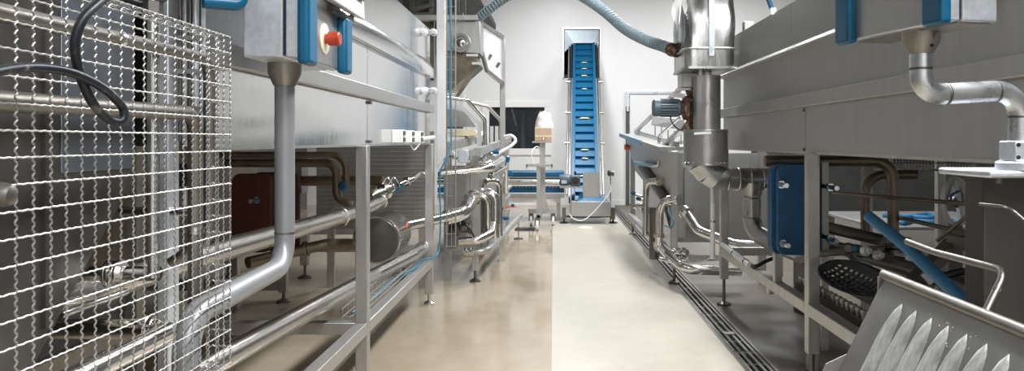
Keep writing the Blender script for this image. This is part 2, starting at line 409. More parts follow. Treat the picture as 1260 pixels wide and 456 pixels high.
# lamps on the ceiling
for k, (x, y) in enumerate(LAMPS):
    t = thing('ceiling_lamp', ('ceiling strip lamp farthest behind the camera', 'ceiling strip lamp just above the camera', 'ceiling strip lamp above the right control box', 'ceiling strip lamp above the exhaust duct', 'ceiling strip lamp above the hopper machine', 'ceiling strip lamp above the aisle before the wheeled cart', 'ceiling strip lamp in the far right corner')[k], 'lamp', (x, y, CEIL-.12), 'ceiling strip lamps')
    part('housing', G().box(x-.28, x+.28, y-1, y+1, CEIL-.10, CEIL), 'white_paint', t)
    part('diffuser', G().box(x-.25, x+.25, y-.95, y+.95, CEIL-.12, CEIL-.10), 'lamp_diffuser', t)

# ================================================================ LEFT LONG MACHINE
def leg(root, x0, x1, y0, z1, foot=True, wd=.06, zb=.08, m='steel_frame', disc=.042, oy=None):
    l = part('leg', G().box(x0, x1, y0, y0+wd, zb, z1), m, root, bevel=.004)
    cx, cy = (x0+x1)/2, y0+wd/2
    part('foot', G().lathe((cx, cy, 0), (0, 0, 1), [(0, disc), (.012, disc), (.02, disc*.8), (.03, .014), (.045, .012), (zb+.02, .012)], 20), 'steel_pipe' if m == 'steel_frame' else 'steel_dark', l)
    return l
LX = -.955                                         # plane of the side panels
lm = thing('washing_machine_tank', 'long polished stainless tank machine on square legs left of the aisle', 'machine', (-1.5, 4, 0))
Y0, Y1 = 2.12, 5.97
part('tank_body', G().box(-2.2, LX-.006, Y0, Y1, 1.235, 2.10), 'steel_panel', lm)
sm = 3.96
for a, b_, z0, z1 in ((Y0, sm-.004, 1.23, 1.462), (sm+.004, Y1, 1.23, 1.462), (Y0, sm-.003, 1.53, 1.735), (sm+.003, Y1, 1.53, 1.735), (Y0, Y1, 1.86, 2.11)):
    part('side_panel', G().box(LX-.006, LX, a, b_, z0, z1), 'steel_panel', lm, bevel=.002)
part('lower_beam', G().box(LX-.005, -.921, Y0, Y1, 1.464, 1.528), 'steel_frame', lm, bevel=.003)
part('upper_ledge', G().prism([(LX-.004, Y0, 1.735), (-.921, Y0, 1.735), (-.921, Y0, 1.80), (LX-.002, Y0, 1.862)], (0, Y1-Y0, 0)), 'steel_panel', lm)
part('tank_floor_lip', G().box(LX-.05, LX+.003, Y0, Y1, 1.222, 1.232), 'steel_frame', lm)
for z in (1.447, 1.245):
    part('hinge', G().box(LX, LX+.012, sm+.008, sm+.055, z-.008, z+.008), 'steel_dark', lm)
for y in (3.82, 5.88):
    leg(lm, -.981, -.921, y, 1.228)
for y in (2.6, 3.82, 5.95): leg(lm, -2.12, -2.06, y, 1.235, m='steel_frame_worn', disc=.055)
for a, b_ in ((Y0-.4, 3.82), (3.88, 5.88)):
    part('bottom_rail', G().box(-.981, -.921, a, b_, .29, .35), 'steel_frame', lm, bevel=.004)
part('bottom_rail', G().box(-2.12, -2.06, 2.1, 6.0, .29, .35), 'steel_frame_worn', lm)
part('cross_rail', G().box(-2.06, -.981, 3.82, 3.88, .29, .35), 'steel_frame', lm, bevel=.004)
part('cross_rail', G().box(-2.06, -.981, 5.9, 5.95, .40, .45), 'steel_frame_worn', lm)
part('cross_rail', G().box(-3.2, -2.08, 5.98, 6.06, .09, .17), 'steel_frame_worn', lm)
# sockets on the lower panel edge
for k, y in enumerate((4.62, 4.92, 5.24)):
    t = thing('cable_junction_box', ('small white socket box on the panel edge nearest the camera', 'middle of three small white socket boxes under the panel edge', 'small white socket box on the panel edge nearest the white channel')[k], 'box', (LX+.03, y, 1.24), 'socket boxes on the left tank')
    part('case', G().box(LX, LX+.06, y-.06, y+.06, 1.238, 1.315), 'white_plastic', t, bevel=.004)
    part('socket', G().box(LX+.058, LX+.066, y-.03, y+.03, 1.245, 1.27), 'grey_paint', t); part('socket', G().box(LX+.058, LX+.066, y-.03, y+.03, 1.283, 1.308), 'grey_paint', t)
solo('loose_cable', G().tube(catmull([q(504, 172, 5.1), q(512, 168, 5.3), q(518, 173, 5.4), q(513, 181, 5.4), q(509, 184, 5.35), q(505, 178, 5.2), q(502, 173, 5.1)]), .006, 6), 'white_plastic', 'thin white cable looping below the socket boxes', 'cable')
pipe('stub_pipe', 'short white pipe stub under the far end of the left tank panels', [q(515, 172, 5.45), q(533, 169, 5.9)], .018, 'white_paint', 0)
# stand-offs and the white cable channel
for k, y in enumerate((40, 112)):
    t = thing('standoff_link', ('upper', 'lower')[k]+' pair of round white standoffs joined by a steel link beside the channel', 'bracket', q(528, y, 5.99))
    part('link_bar', G().bar(q(521, y+1, 5.62), q(536, y-1, 5.99), .02, .022), 'steel_pipe', t)
    for xx, yq in ((521.8, 5.60), (533.5, 5.98)):
        c = q(xx, y, yq); part('standoff', G().lathe(c, (0, -1, 0), [(0, .03), (.02, .03), (.026, .02), (.03, .012), (.034, .012)], 16), 'white_paint', t)
x0, x1 = (537-VX)*6.02/F, (547.6-VX)*6.02/F
solo('cable_channel', G().prism([(x0, 6.02, H-(206-VY)*6.02/F), (x1, 6.02, H-(193-VY)*6.02/F), (x1, 6.02, 3.2), (x0, 6.02, 3.2)], (0, .06, 0)), 'white_paint', 'tall white upright channel with slanted foot at the end of the left tank', 'channel', bevel=.004)
t = thing('upright_cable_tray', 'upright wire basket cable tray beside the white channel', 'cable tray', q(555, 305, 6.12))
ys, tx0, tx1 = 6.12, (550-VX)*6.12/F, (561-VX)*6.12/F
ztop, zbot = 3.2, H-(303-VY)*6.12/F
for xx in (tx0, (tx0+tx1)/2, tx1): part('wire', G().tube([(xx, ys, zbot), (xx, ys, ztop)], .003, 6), 'galv_wire', t)
for xx in (tx0, tx1): part('wire', G().tube([(xx, ys-.04, zbot), (xx, ys-.04, ztop)], .003, 6), 'galv_wire', t)
cw = mesh_of('cross_wire', G().tube([(tx0, -.04, 0), (tx0, 0, 0), (tx1, 0, 0), (tx1, -.04, 0)], .003, 6), 'galv_wire')
z = zbot
while z < ztop: share('cross_wire', cw, t, (0, ys, z)); z += .1
bc = [q(553, -60, 6.06), q(554, 20, 6.06), q(555, 55, 6.06), q(553.5, 100, 6.06), q(555, 150, 6.06), q(554.5, 180, 6.05), q(549, 195, 6.0), q(542, 211, 5.98), q(541, 232, 5.98), q(542, 265, 5.98), q(541, 300, 5.98), q(538, 313, 5.93), q(528, 318, 5.8), q(517, 320, 5.72)]
bc += [V(-.965, 5.4, .362), V(-1.0, 5.1, .37), V(-1.02, 4.7, .368), V(-1.01, 4.3, .372), V(-1.03, 3.95, .37)]
solo('blue_cable', G().tube(catmull(bc), .006, 8), 'blue_cable', 'thin blue cable running down the wire tray and onto the left bottom rail', 'cable')
t = thing('floor_cable_tray', 'low wire basket cable tray lying along the left bottom rail', 'cable tray', (-1.03, 4.9, .35))
for xx, zz in ((-1.07, .358), (-1.03, .358), (-.99, .358), (-1.07, .40), (-.99, .385)): part('wire', G().tube([(xx, 3.9, zz), (xx, 5.86, zz)], .003, 6), 'galv_wire', t)
cw = mesh_of('cross_wire', G().tube([(-1.07, 0, .40), (-1.07, 0, .358), (-.99, 0, .358), (-.99, 0, .385)], .003, 6), 'galv_wire')
for k in range(20): share('cross_wire', cw, t, Vector((0, 3.92+k*.1, 0)))
# pipes and tank below
pipe('product_pipe', 'brushed steel pipe slanting past the grey pole under the left tank', [(-1.16, 1.75, .882), (-1.16, 2.7, .868), (-1.15, 4.55, .832), (-1.12, 5.0, .86)], .041, 'steel_tube_brushed', .2, [(1, .78), (2, .9)])
t = thing('valve', 'clamped steel butterfly valve with blue lever behind the first left leg', 'valve', q(468, 236, 5.2))
part('body', G().lathe(q(455, 243, 5.1), q(492, 226, 5.3)-q(455, 243, 5.1), [(0, .045), (.03, .06), (.05, .06), (.06, .042), (.1, .042), (.11, .062), (.14, .062), (.15, .04), (.2, .03)], 20), 'steel_pipe', t)
for px in (476, 484): part('wing_nut', G().tube(catmull([q(px-6, 226, 5.1), q(px, 218, 5.1), q(px+5, 224, 5.1), q(px+9, 232, 5.1)]), .006, 6), 'steel_pipe', t)
part('lever', G().bar(q(486, 236, 5.08), q(497, 226, 5.08), .02, .012), 'blue_plastic', t)
pipe('outlet_pipe', 'slim steel pipe from the clamped valve toward the second left leg', [q(491, 227, 5.35), q(508, 220, 5.5), q(515, 214, 5.8), q(524, 213, 6.1)], .019, 'steel_pipe', .08, [(0, .55)], rr=1.6)
pipe('drain_pipe', 'long steel pipe sloping low under the left tank past the first leg', [(-1.1, 1.5, .575), (-1.1, 2.6, .526), (-1.1, 4.75, .425), (-1.0, 5.5, .436), (-.99, 6.0, .43)], .043, 'steel_tube_brushed', .3, [(3, .7)])
t = thing('pump_drum', 'horizontal steel drum with dark flat end between the left legs', 'drum', (-1.195, 5.45, .42))
part('shell', G().lathe((-1.195, 5.2, .582), (0, 1, 0), [(0, .150), (.0, .159), (.012, .162), (.03, .159), (.42, .159), (.47, .13), (.50, .07), (.52, .05)], 36), 'steel_pipe', t)
part('end_plate', G().lathe((-1.195, 5.197, .582), (0, -1, 0), [(0, .148), (.004, .146), (.006, .05)], 36), 'steel_dark', t)
part('warning_label', G().bar((-1.045, 5.47, .645), (-1.043, 5.53, .655), .003, .028), 'orange_plastic', t)
pipe('drum_outlet', 'wide steel pipe from the drum ending in a flared elbow', [(-1.195, 5.7, .582), (-1.13, 5.9, .60), q(545, 268, 6.25), q(566, 262, 6.4), q(579, 247, 6.75)], [.04][0], 'steel_pipe', .12)
t = thing('wide_elbow', 'wide polished elbow beside the perforated plate of the left second machine', 'pipe', q(560, 262, 6.5))
el = fillet([q(548, 268, 6.35), q(570, 262, 6.45), q(582, 243, 6.85)], .3, 10)
part('elbow', G().tube(el, .062, 20), 'steel_pipe', t)
part('collar', G().lathe(el[-1], el[-1]-el[-2], [(-.02, .062), (-.02, .075), (.01, .075), (.01, .062)], 22), 'steel_pipe', t)
# dark things deep under the left tank
def heat_ex(name, label, x0, x1, y0, z0, z1, m, bolts, bm, depth=.30, plates=5):
    t = thing(name, label, 'heat exchanger', ((x0+x1)/2, y0, z0))
    def rr_(x0, x1, z0, z1, r=.05):
        p = []
        for cx, cz, a0 in ((x1-r, z1-r, 0), (x0+r, z1-r, 90), (x0+r, z0+r, 180), (x1-r, z0+r, 270)):
            for k in range(6): a = math.radians(a0+k*18); p.append((cx+r*math.cos(a), cz+r*math.sin(a)))
        return p
    part('front_plate', G().prism([(a, y0, b_) for a, b_ in rr_(x0+.02, x1, z0+.02, z1)], (0, .035, 0)), m, t, bevel=.006)
    for k in range(plates): part('plate', G().prism([(a, y0+.05+k*.022, b_) for a, b_ in rr_(x0, x1-.02, z0+.02, z1-.005)], (0, .014, 0)), m, t)
    part('rear_plate', G().prism([(a, y0+.06+plates*.022+.04, b_) for a, b_ in rr_(x0+.06, x1+.1, z0, z1)], (0, .03, 0)), m, t)
    for bx, bz in bolts:
        b_ = part('tie_bolt', G().tube([(bx, y0-.1, bz), (bx, y0+depth, bz)], .013, 10), bm, t)
        part('nut', G().lathe((bx, y0-.02, bz), (0, 1, 0), [(0, .024), (.02, .024)], 6), 'steel_pipe', b_)
        part('end_cap', G().lathe((bx, y0-.115, bz), (0, 1, 0), [(0, .014), (.02, .016)], 8), 'steel_pipe', b_)
    return t
heat_ex('plate_heat_exchanger', 'dark red plate heat exchanger deep under the left tank', -1.98, -1.72, 4.7, .55, 1.05, 'rust_red', [(-1.80, .89)], 'blue_plastic', .25)
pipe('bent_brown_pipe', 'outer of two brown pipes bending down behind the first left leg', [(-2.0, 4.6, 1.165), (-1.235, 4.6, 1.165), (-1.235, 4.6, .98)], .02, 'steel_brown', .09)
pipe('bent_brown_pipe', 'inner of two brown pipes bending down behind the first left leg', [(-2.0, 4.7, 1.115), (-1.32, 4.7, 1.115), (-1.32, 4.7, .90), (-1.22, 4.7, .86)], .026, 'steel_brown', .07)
t = thing('hand_valve', 'small dark blue valve knob hanging on the brown pipe', 'valve', (-1.235, 4.57, .955))
part('knob', G().lathe((-1.235, 4.55, .985), (0, -1, 0), [(0, .018), (.01, .028), (.03, .028), (.04, .018)], 14), 'blue_plate', t); part('stem', G().cyl((-1.235, 4.55, .985), (-1.235, 4.6, .985), .01), 'steel_brown', t)
pipe('low_brown_pipe', 'dark brown pipe lying low behind the slanting pipe', [q(305, 323, 4.6), q(350, 312, 4.8), q(402, 300, 4.9), q(440, 300, 4.9)], .035, 'steel_brown', .1, [(1, .5)], ringm='steel_brown')
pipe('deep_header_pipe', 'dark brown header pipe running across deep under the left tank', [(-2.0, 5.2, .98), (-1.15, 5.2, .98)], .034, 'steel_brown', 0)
t = thing('ribbed_tank', 'grey ribbed tank end seen behind the drum', 'tank', (-1.5, 6.5, .55))
part('wall_sheet', G().box(-2.02, -1.02, 6.58, 6.62, .5, 1.33), 'steel_dull', t)
rb = mesh_of('rib', G().tube([(-2.02, 0, 0), (-1.02, 0, 0)], .005, 8), 'steel_dull')
for k in range(22): share('rib', rb, t, Vector((0, 6.578, .54+k*.036)))
for xx in (-1.9, -1.12): part('leg', G().box(xx-.03, xx+.03, 6.58, 6.62, 0, .5), 'steel_frame_worn', t)
t = thing('deep_dark_infill', 'added dark block standing in for the darkness under the left machine', 'tank', (-2.9, 4.2, 0))  # added bulk: hides the wall behind so the space under the tank stays dark
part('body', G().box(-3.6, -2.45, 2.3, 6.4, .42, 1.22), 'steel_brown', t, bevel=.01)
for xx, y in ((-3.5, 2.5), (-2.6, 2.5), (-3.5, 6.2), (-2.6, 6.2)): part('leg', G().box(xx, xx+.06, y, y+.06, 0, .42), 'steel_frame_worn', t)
t = thing('deep_base_frame', 'low dark base frame with adjustable foot far under the left tank', 'frame', (-2.2, 6.9, 0))
part('beam', G().box(-3.3, -1.35, 7.0, 7.08, .40, .47), 'steel_frame_worn', t)
for xx in (-3.0, -2.3, -1.4): leg(t, xx, xx+.07, 7.0, .40, wd=.07, zb=.12, m='steel_frame_worn', disc=.06)
part('mesh_shelf', G().box(-3.3, -1.35, 7.08, 7.5, .46, .47), 'perforated_steel', t)
t = thing('perforated_guard_box', 'small perforated steel guard box between the brown pipes and the grey pole', 'guard', (-1.95, 5.95, .82))
part('case', G().box(-2.02, -1.86, 5.70, 5.85, .86, 1.06), 'perforated_steel', t); part('stand', G().box(-1.97, -1.93, 5.75, 5.79, .45, .86), 'steel_frame_worn', t)

# ================================================================ LEFT CONTROL BOX ON ITS ARM
t = thing('operator_box', 'grey steel control box with blue bars and red stop button on the left pole', 'control box', (-.80, 2.4, 1.487))
bx0, bx1, by0, by1, bz0, bz1 = -.878, -.722, 2.185, 2.62, 1.487, 2.05
part('case', G().box(bx0, bx1-.045, by0, by1, bz0, bz1), 'galvanised', t, bevel=.004)
dl = part('door', G().box(bx1-.036, bx1, by0, by1, bz0, bz1), 'galvanised', t, bevel=.003)
part('door_face', G().box(bx1-.001, bx1+.003, by0+.06, by1-.05, bz0+.004, 1.665), 'steel_dull', dl)
part('gasket', G().box(bx1-.045, bx1-.036, by0+.006, by1-.006, bz0+.006, bz1-.006), 'black_rubber', t)
for a, b_, zz in ((by0-.012, by0+.075, bz0-.02), (by1-.05, by1+.03, bz0-.012)):
    part('edge_bar', G().box(bx1-.002, bx1+.034, a, b_, zz, (bz1 if a < 2.4 else 1.665)), 'blue_plastic', dl, 'blue plastic edge bar', bevel=.012, seg=3)
ey, ez = 2.425, 1.57
st = part('stop_button', G().lathe((bx1+.003, ey, ez), (1, 0, 0), [(0, .016), (.014, .016), (.014, .022), (.034, .022), (.046, .0225), (.05, .019)], 20), 'red_plastic', dl, 'red mushroom stop button')
part('stop_plate', G().lathe((bx1+.002, ey, ez), (1, 0, 0), [(0, .048), (.004, .048)], 28), 'cream_disc', dl, 'cream round backing plate')
part('latch', G().tube(catmull([(bx1+.01, by1-.16, 1.672), (bx1+.02, by1-.08, 1.668), (bx1+.022, by1, 1.665), (bx1+.02, by1+.06, 1.675)]), .012, 8), 'steel_dark', t)
# tilted panel above the door
sc = part('tilted_display', G().prism([(bx1+.008, by0+.1, 1.690), (bx1+.05, by0+.1, 1.678), (bx1+.03, by0+.1, 2.05), (bx1-.0, by0+.1, 2.05)], (0, .47, 0)), 'white_paint', t, 'pale tilted display panel', bevel=.004)
part('display_screen', G().obox((bx1+.0425, by0+.345, 1.88), (.0, .19, 0), (-.0095, 0, .14), (.004, 0, .0004)), 'screen', sc)
t = thing('support_arm', 'smooth grey pole with bend carrying the left control box', 'support arm', (-.825, 1.74, 0))
part('cup', G().lathe((-.825, 2.37, 1.487), (0, 0, -1), [(0, .05), (.03, .05), (.064, .035), (.068, .034)], 28), 'brass_grey', t)
part('pole', G().tube(fillet([(-.825, 2.37, 1.43), (-.825, 2.37, .87), (-.83, 1.745, .85), (-.83, 1.745, .01)], .085, 10), .030, 24), 'arm_grey', t)
for z in (.965,): part('sleeve_joint', G().lathe((-.825, 2.37, z), (0, 0, 1), [(0, .0305), (.003, .031), (.006, .0305)], 24), 'steel_dark', t)
part('floor_plate', G().lathe((-.83, 1.745, 0), (0, 0, 1), [(0, .09), (.012, .09)], 24), 'arm_grey', t)
# second box above, only its blue lower edge shows
t = thing('upper_control_box', 'blue edged control box cut off by the top of the picture', 'control box', (-.93, 2.0, 1.62))
part('edge_bar', G().tube(fillet([q(250, 2, 1.98), q(297, 6, 2.04), q(299, -60, 2.04)], .02), .017, 14), 'blue_plastic', t, 'blue rounded edge')
part('case', G().box(-.96, -.86, 1.99, 2.09, 1.64, 2.0), 'galvanised', t, bevel=.004)
part('bracket', G().box(-.97, -.86, 2.04, 2.11, 1.70, 1.76), 'steel_dark', t)

# ================================================================ MESH GUARD AND WHAT STANDS BEHIND IT
t = thing('mesh_guard', 'crimped wire mesh guard in front of the pipes at the left edge', 'mesh guard', (-.80, 1.3, .705))
s, mx, my1, mz0, mz1 = .04, -.797, 1.904, .705, 1.505
ny = 31
def crimp(ln, axis, amp, off, per):
    n = int(ln/per*4); p = []
    for i in range(n+1):
        d = i*ln/n; a = amp*math.sin(2*PI*d/per)
        v = [0, 0, 0]; v[axis] = d; v[off] = a; p.append(V(*v))
    return p
vw = mesh_of('wire', G().tube(crimp(mz1-mz0, 2, .0030, 1, s/3), .0017, 6), 'galv_wire')
for k in range(ny):
    share('wire', vw, t, (mx+(.0005 if k % 2 else -.0005), my1-k*s, mz0))
ln = (ny-1)*s
hw = mesh_of('wire', G().tube(crimp(ln, 1, .0006, 2, s/2), .0017, 5), 'galv_wire')
for k in range(21): share('wire', hw, t, (mx, my1-ln, mz0+k*s))
for xx in (mx-.03, mx-.058):
    share('wire', hw, t, (xx, my1-ln, mz1)); share('wire', hw, t, (xx, my1-ln, mz0)); share('wire', vw, t, (xx, my1, mz0))
cr = mesh_of('return_wire', G().tube(crimp(.062, 0, .0024, 2, s/3), .0017, 5), 'galv_wire')
for k in range(ny):
    for zz in (mz0, mz1): share('return_wire', cr, t, (mx-.06, my1-k*s, zz))
for k in range(21): share('return_wire', cr, t, (mx-.06, my1, mz0+k*s))
part('post', G().box(mx-.10, mx-.065, .95, .985, 0, mz1), 'steel_frame_worn', t)
part('clip', G().box(mx-.065, mx-.055, .95, .985, 1.3, 1.34), 'galv_wire', t)
# black hose in front of the mesh
hp = [q(-60, 112, .98), q(-20, 93, 1.03), q(12, 85, 1.08), q(50, 83, 1.14), q(90, 90, 1.20), q(125, 107, 1.26), q(148, 128, 1.32), q(153, 142, 1.33), q(146, 150, 1.32), q(131, 145, 1.30), q(115, 128, 1.26), q(102, 102, 1.23), q(94, 74, 1.21), q(93, 48, 1.20), q(103, 22, 1.21), q(122, 3, 1.25), q(150, -18, 1.32), q(190, -50, 1.45)]
solo('black_cable', G().tube(catmull(hp), .0075, 12), 'dusty_rubber', 'thick black dusty cable looping in front of the wire mesh', 'cable')
solo('sagging_cable', G().tube(catmull([q(135, -30, 1.8), q(150, -5, 1.82), q(170, 4, 1.85), q(188, 4, 1.87), q(204, -6, 1.9), q(210, -30, 1.9)]), .009, 10), 'black_rubber', 'short black cable sagging over the top of the mesh guard', 'cable')
t = thing('clamp_knob', 'rounded steel knob poking in at the left picture edge', 'knob', q(4, 240, 1.03))
part('head', G().lathe(q(-24, 238, 1.0), (1, .12, -.06), [(0, .012), (.0, .016), (.03, .016), (.038, .013), (.042, .006)], 16), 'steel_dark', t); part('shaft', G().cyl(q(-80, 236, .98), q(-22, 238, 1.0), .009), 'steel_pipe', t)
t = thing('hopper_tank', 'dark grey sheet hopper with slanted end behind the mesh', 'tank', (-1.6, 1.2, 0))
part('body', G().prism([(-1.06, .3, 2.3), (-1.06, 1.96, 2.3), (-1.06, 1.96, 1.163), (-1.06, 1.57, .783), (-1.06, .95, .25), (-1.06, .3, .25)], (-1.0, 0, 0)), 'steel_dark', t, bevel=.008)
part('fold_seam', G().box(-1.061, -1.052, 1.60, 1.63, .86, 2.3), 'steel_dark', t)
part('cover_plate', G().box(-1.062, -1.056, 1.66, 1.94, 1.18, 2.28), 'slate_steel', t, bevel=.003)
part('leg', G().box(-2.0, -1.93, .5, .57, 0, .26), 'steel_frame_worn', t); part('leg', G().box(-1.2, -1.13, .5, .57, 0, .26), 'steel_frame_worn', t); part('leg', G().box(-2.0, -1.93, 1.5, 1.57, 0, .75), 'steel_frame_worn', t)
solo('pale_post', G().box(-1.05, -1.02, 2.045, 2.105, 0, 2.4), 'galvanised', 'pale grey upright post behind the mesh guard', 'post', bevel=.003)
t = pipe('riser_pipe', 'upright shiny pipe with hex union behind the mesh guard', [(-.938, 1.81, .93), (-.938, 1.81, 1.66)], .0135, 'steel_pipe', 0)
part('hex_union', G().lathe((-.938, 1.81, 1.545), (0, 0, 1), [(0, .022), (.03, .022)], 6), 'steel_dark', t); part('hex_union', G().lathe((-.938, 1.81, 1.58), (0, 0, 1), [(0, .03), (.025, .03)], 6), 'steel_dark', t)
pipe('mesh_upper_pipe', 'upper of two pipes bending down behind the mesh guard', [(-.90, .5, 1.455), (-.90, 2.02, 1.463), (-.90, 2.02, 1.0), (-1.0, 2.02, .93)], .0155, 'pipe_aged', .05, [(0, .72)], rr=1.25)
pipe('mesh_lower_pipe', 'lower of two pipes bending down behind the mesh guard', [(-.90, .5, 1.310), (-.90, 1.94, 1.318), (-.90, 1.94, .90), (-.90, 1.94, .80)], .018, 'pipe_aged', .05, [(1, .7)], rr=1.25)
pipe('front_drain_pipe', 'steel pipe turning toward the camera low behind the mesh', [(-1.4, 1.95, .775), (-.957, 1.95, .775), (-.957, .6, .775)], .026, 'steel_pipe', .06, [(0, .85)], rr=1.1)
pipe('shelf_edge_tube', 'thin bright tube beneath the slanted hopper end', [(-1.08, 1.69, .869), (-1.08, 1.95, .869)], .009, 'steel_pipe', 0)
pipe('flanged_cross_pipe', 'short cross pipe with round flange behind the mesh', [(-1.11, 1.85, .932), (-.945, 1.85, .932)], .018, 'steel_pipe', 0, [(0, .3), (0, .42)], rr=1.9, rw=.35)
t = thing('black_valve', 'black valve handle between the pipes behind the mesh', 'valve', q(228, 214, 2.2))
part('handle', G().box(*(lambda c: (c.x-.02, c.x+.02, c.y-.02, c.y+.02, c.z-.035, c.z+.03))(q(228, 214, 2.2))), 'black_plastic', t, bevel=.006); part('body', G().cyl(q(228, 225, 2.2), q(228, 262, 2.2), .012), 'steel_pipe', t)
pipe('mesh_cross_pipe', 'horizontal pipe across the pale post low behind the mesh', [q(148, 260, 2.06), q(236, 260, 2.06)], .012, 'steel_tube_brushed', 0)
t = thing('electrical_riser', 'bundle of thin upright conduits above the mesh guard', 'conduit', (-1.0, 2.1, 1.3))
for k, (xx, m_) in enumerate(((222, 'steel_dark'), (228, 'steel_dull'), (234, 'steel_dark'), (241, 'galvanised'), (250, 'white_paint'))):
    a = q(xx, 0, 2.085); part('conduit', G().cyl((a.x, 2.085, 1.25), (a.x, 2.085, 2.3), .008 if k % 2 else .006, n=10), m_, t)
for z in (1.33, 1.43, 1.52): part('strap', G().box(q(220, 0, 2.08).x, q(252, 0, 2.08).x, 2.07, 2.076, z, z+.012), 'galv_wire', t)

# ================================================================ RIGHT LONG MACHINE
RX = 1.31
rm = thing('cooking_machine_tank', 'long dull grey tank machine on square legs right of the aisle', 'machine', (2, 4, 0))
Y0, Y1 = 1.2, 5.95
part('tank_body', G().box(RX+.006, 3.3, Y0, Y1, 1.195, 2.0), 'steel_dull', rm)  # widened out of view so the floor beneath falls in shade
sm = 4.01
for a, b_, z0, z1 in ((Y0, sm-.004, 1.19, 1.425), (sm+.004, Y1, 1.19, 1.425), (Y0, 4.26, 1.49, 1.727), (4.262, Y1, 1.49, 1.727), (Y0, 4.26, 1.756, 2.01), (4.262, Y1, 1.756, 2.01)):
    part('side_panel', G().box(RX, RX+.006, a, b_, z0, z1), 'steel_dull', rm, bevel=.002)
part('lower_beam', G().box(1.272, RX+.005, Y0, Y1, 1.425, 1.49), 'steel_dull', rm, bevel=.004)
part('upper_ledge', G().prism([(RX+.004, Y0, 1.722), (1.27, Y0, 1.730), (1.27, Y0, 1.742), (RX+.002, Y0, 1.775)], (0, Y1-Y0, 0)), 'steel_frame', rm)
part('tank_floor_lip', G().box(RX-.004, RX+.05, Y0, Y1, 1.182, 1.194), 'steel_frame_worn', rm)
for z in (1.205, 1.41): part('screw', G().box(RX-.008, RX, sm+.01, sm+.03, z-.008, z+.008), 'steel_dark', rm)
for y in (3.85, 5.86): leg(rm, 1.27, 1.33, y, 1.19, zb=.185 if y < 5 else .20, m='steel_frame_worn', disc=.055)
for y in (2.6, 5.0, 5.86): leg(rm, 2.92, 2.98, y, 1.19, m='steel_frame_worn', disc=.055)
for a, b_ in ((1.3, 3.85), (3.91, 5.86)): part('bottom_rail', G().box(1.27, 1.33, a, b_, .375, .435), 'steel_frame_worn', rm, bevel=.004)
part('cross_rail', G().box(1.33, 3.15, 5.88, 5.93, .375, .435), 'steel_frame_worn', rm)
part('rail_bracket', G().box(1.29, 1.32, 4.62, 4.68, .33, .375), 'steel_frame_worn', rm)
# top-right fittings above the tank
t = thing('hydraulic_fitting', 'dark blue hose fitting on the rim of the right tank', 'fitting', q(948, 18, 4.6))
part('hose', G().tube(catmull([q(943, -40, 4.6), q(944, -8, 4.6), q(948, 6, 4.6), q(951, 14, 4.6)]), .014, 10), 'blue_plate', t); part('socket', G().cyl(q(951, 10, 4.6), V(q(951, 10, 4.6).x, 4.6, 2.0), .02), 'white_plastic', t)
solo('rim_bracket', G().box(1.31, 1.38, 5.3, 5.36, 2.01, 2.07), 'steel_dull', 'small steel bracket on the far rim of the right tank', 'bracket', bevel=.004)
# heat exchanger, duct branch and pipes below
heat_ex('plate_heat_exchanger', 'blue plate heat exchanger behind the first right leg', 1.262, 1.53, 4.42, .575, 1.115, 'blue_plate', [(1.30, 1.0), (1.31, .665), (1.58, .985), (1.58, .69)], 'blue_plastic', .3, 4)
t = thing('exchanger_stand', 'slotted steel upright carrying the blue heat exchanger', 'stand', (1.62, 4.55, .0))
part('upright', G().box(1.60, 1.64, 4.60, 4.64, .0, 1.12), 'steel_frame_worn', t); part('upright', G().box(1.275, 1.315, 4.44, 4.49, .435, .60), 'steel_frame_worn', t)
part('clamp_plate', G().box(1.272, 1.318, 4.432, 4.44, .47, .58), 'steel_frame', t)
for k, (px, r_) in enumerate(((1000, .012),)): pass
pipe('bent_dark_pipe', 'brown grey pipe bending down right of the blue heat exchanger', [(1.3, 4.75, 1.125), (2.09, 4.75, 1.125), (2.09, 4.75, .62)], .034, 'steel_brown', .12)
pipe('inner_dark_pipe', 'second brown grey pipe bending down behind the first one', [(2.35, 5.0, 1.03), (2.02, 5.0, 1.03), (2.02, 5.0, .62)], .03, 'steel_brown', .12)
pipe('long_dark_pipe', 'long dark pipe running low toward the corrugated chute', [(1.75, 5.0, .585), (1.75, 3.8, .622), (1.75, 1.9, .645)], .038, 'steel_dark', .1, [(0, .45)], ringm='steel_dark')
pipe('upper_dark_pipe', 'dark pipe with blue end beside the blue heat exchanger', [(1.66, 4.9, .72), (1.95, 4.55, .66)], .036, 'steel_dark', 0)
pipe('link_pipe', 'short grey pipe between the exchanger stand and the knobbed valves', [(1.40, 4.15, .64), (1.70, 4.2, .655)], .018, 'steel_frame_worn', 0)
for k, (px, py) in enumerate(((1051, 306), (1066, 311))):
    c = q(px, py, 4.0)
    t = thing('ball_valve', ('ball valve with blue knob nearest the heat exchanger', 'ball valve with blue knob under the blue pipe')[k], 'valve', c, 'ball valves on the long dark pipe')
    part('knob', G().lathe(c, (.5, -.8, .1), [(0, .012), (.006, .02), (.02, .02), (.03, .01)], 14), 'blue_plastic', t)
    part('collar', G().lathe(c+V(.03, -.04, -.005), (.5, -.8, .1), [(0, .012), (0, .026), (.025, .026), (.03, .016), (.045, .014)], 14), 'white_paint', t)
    part('body', G().lathe(c+V(-.02, .02, 0), (.3, .9, -.1), [(0, .02), (.02, .03), (.06, .03), (.08, .02)], 14), 'steel_dark', t)
t = thing('valve_cluster', 'cluster of grey pipe unions above the perforated scoop', 'valve', q(1090, 318, 4.3))
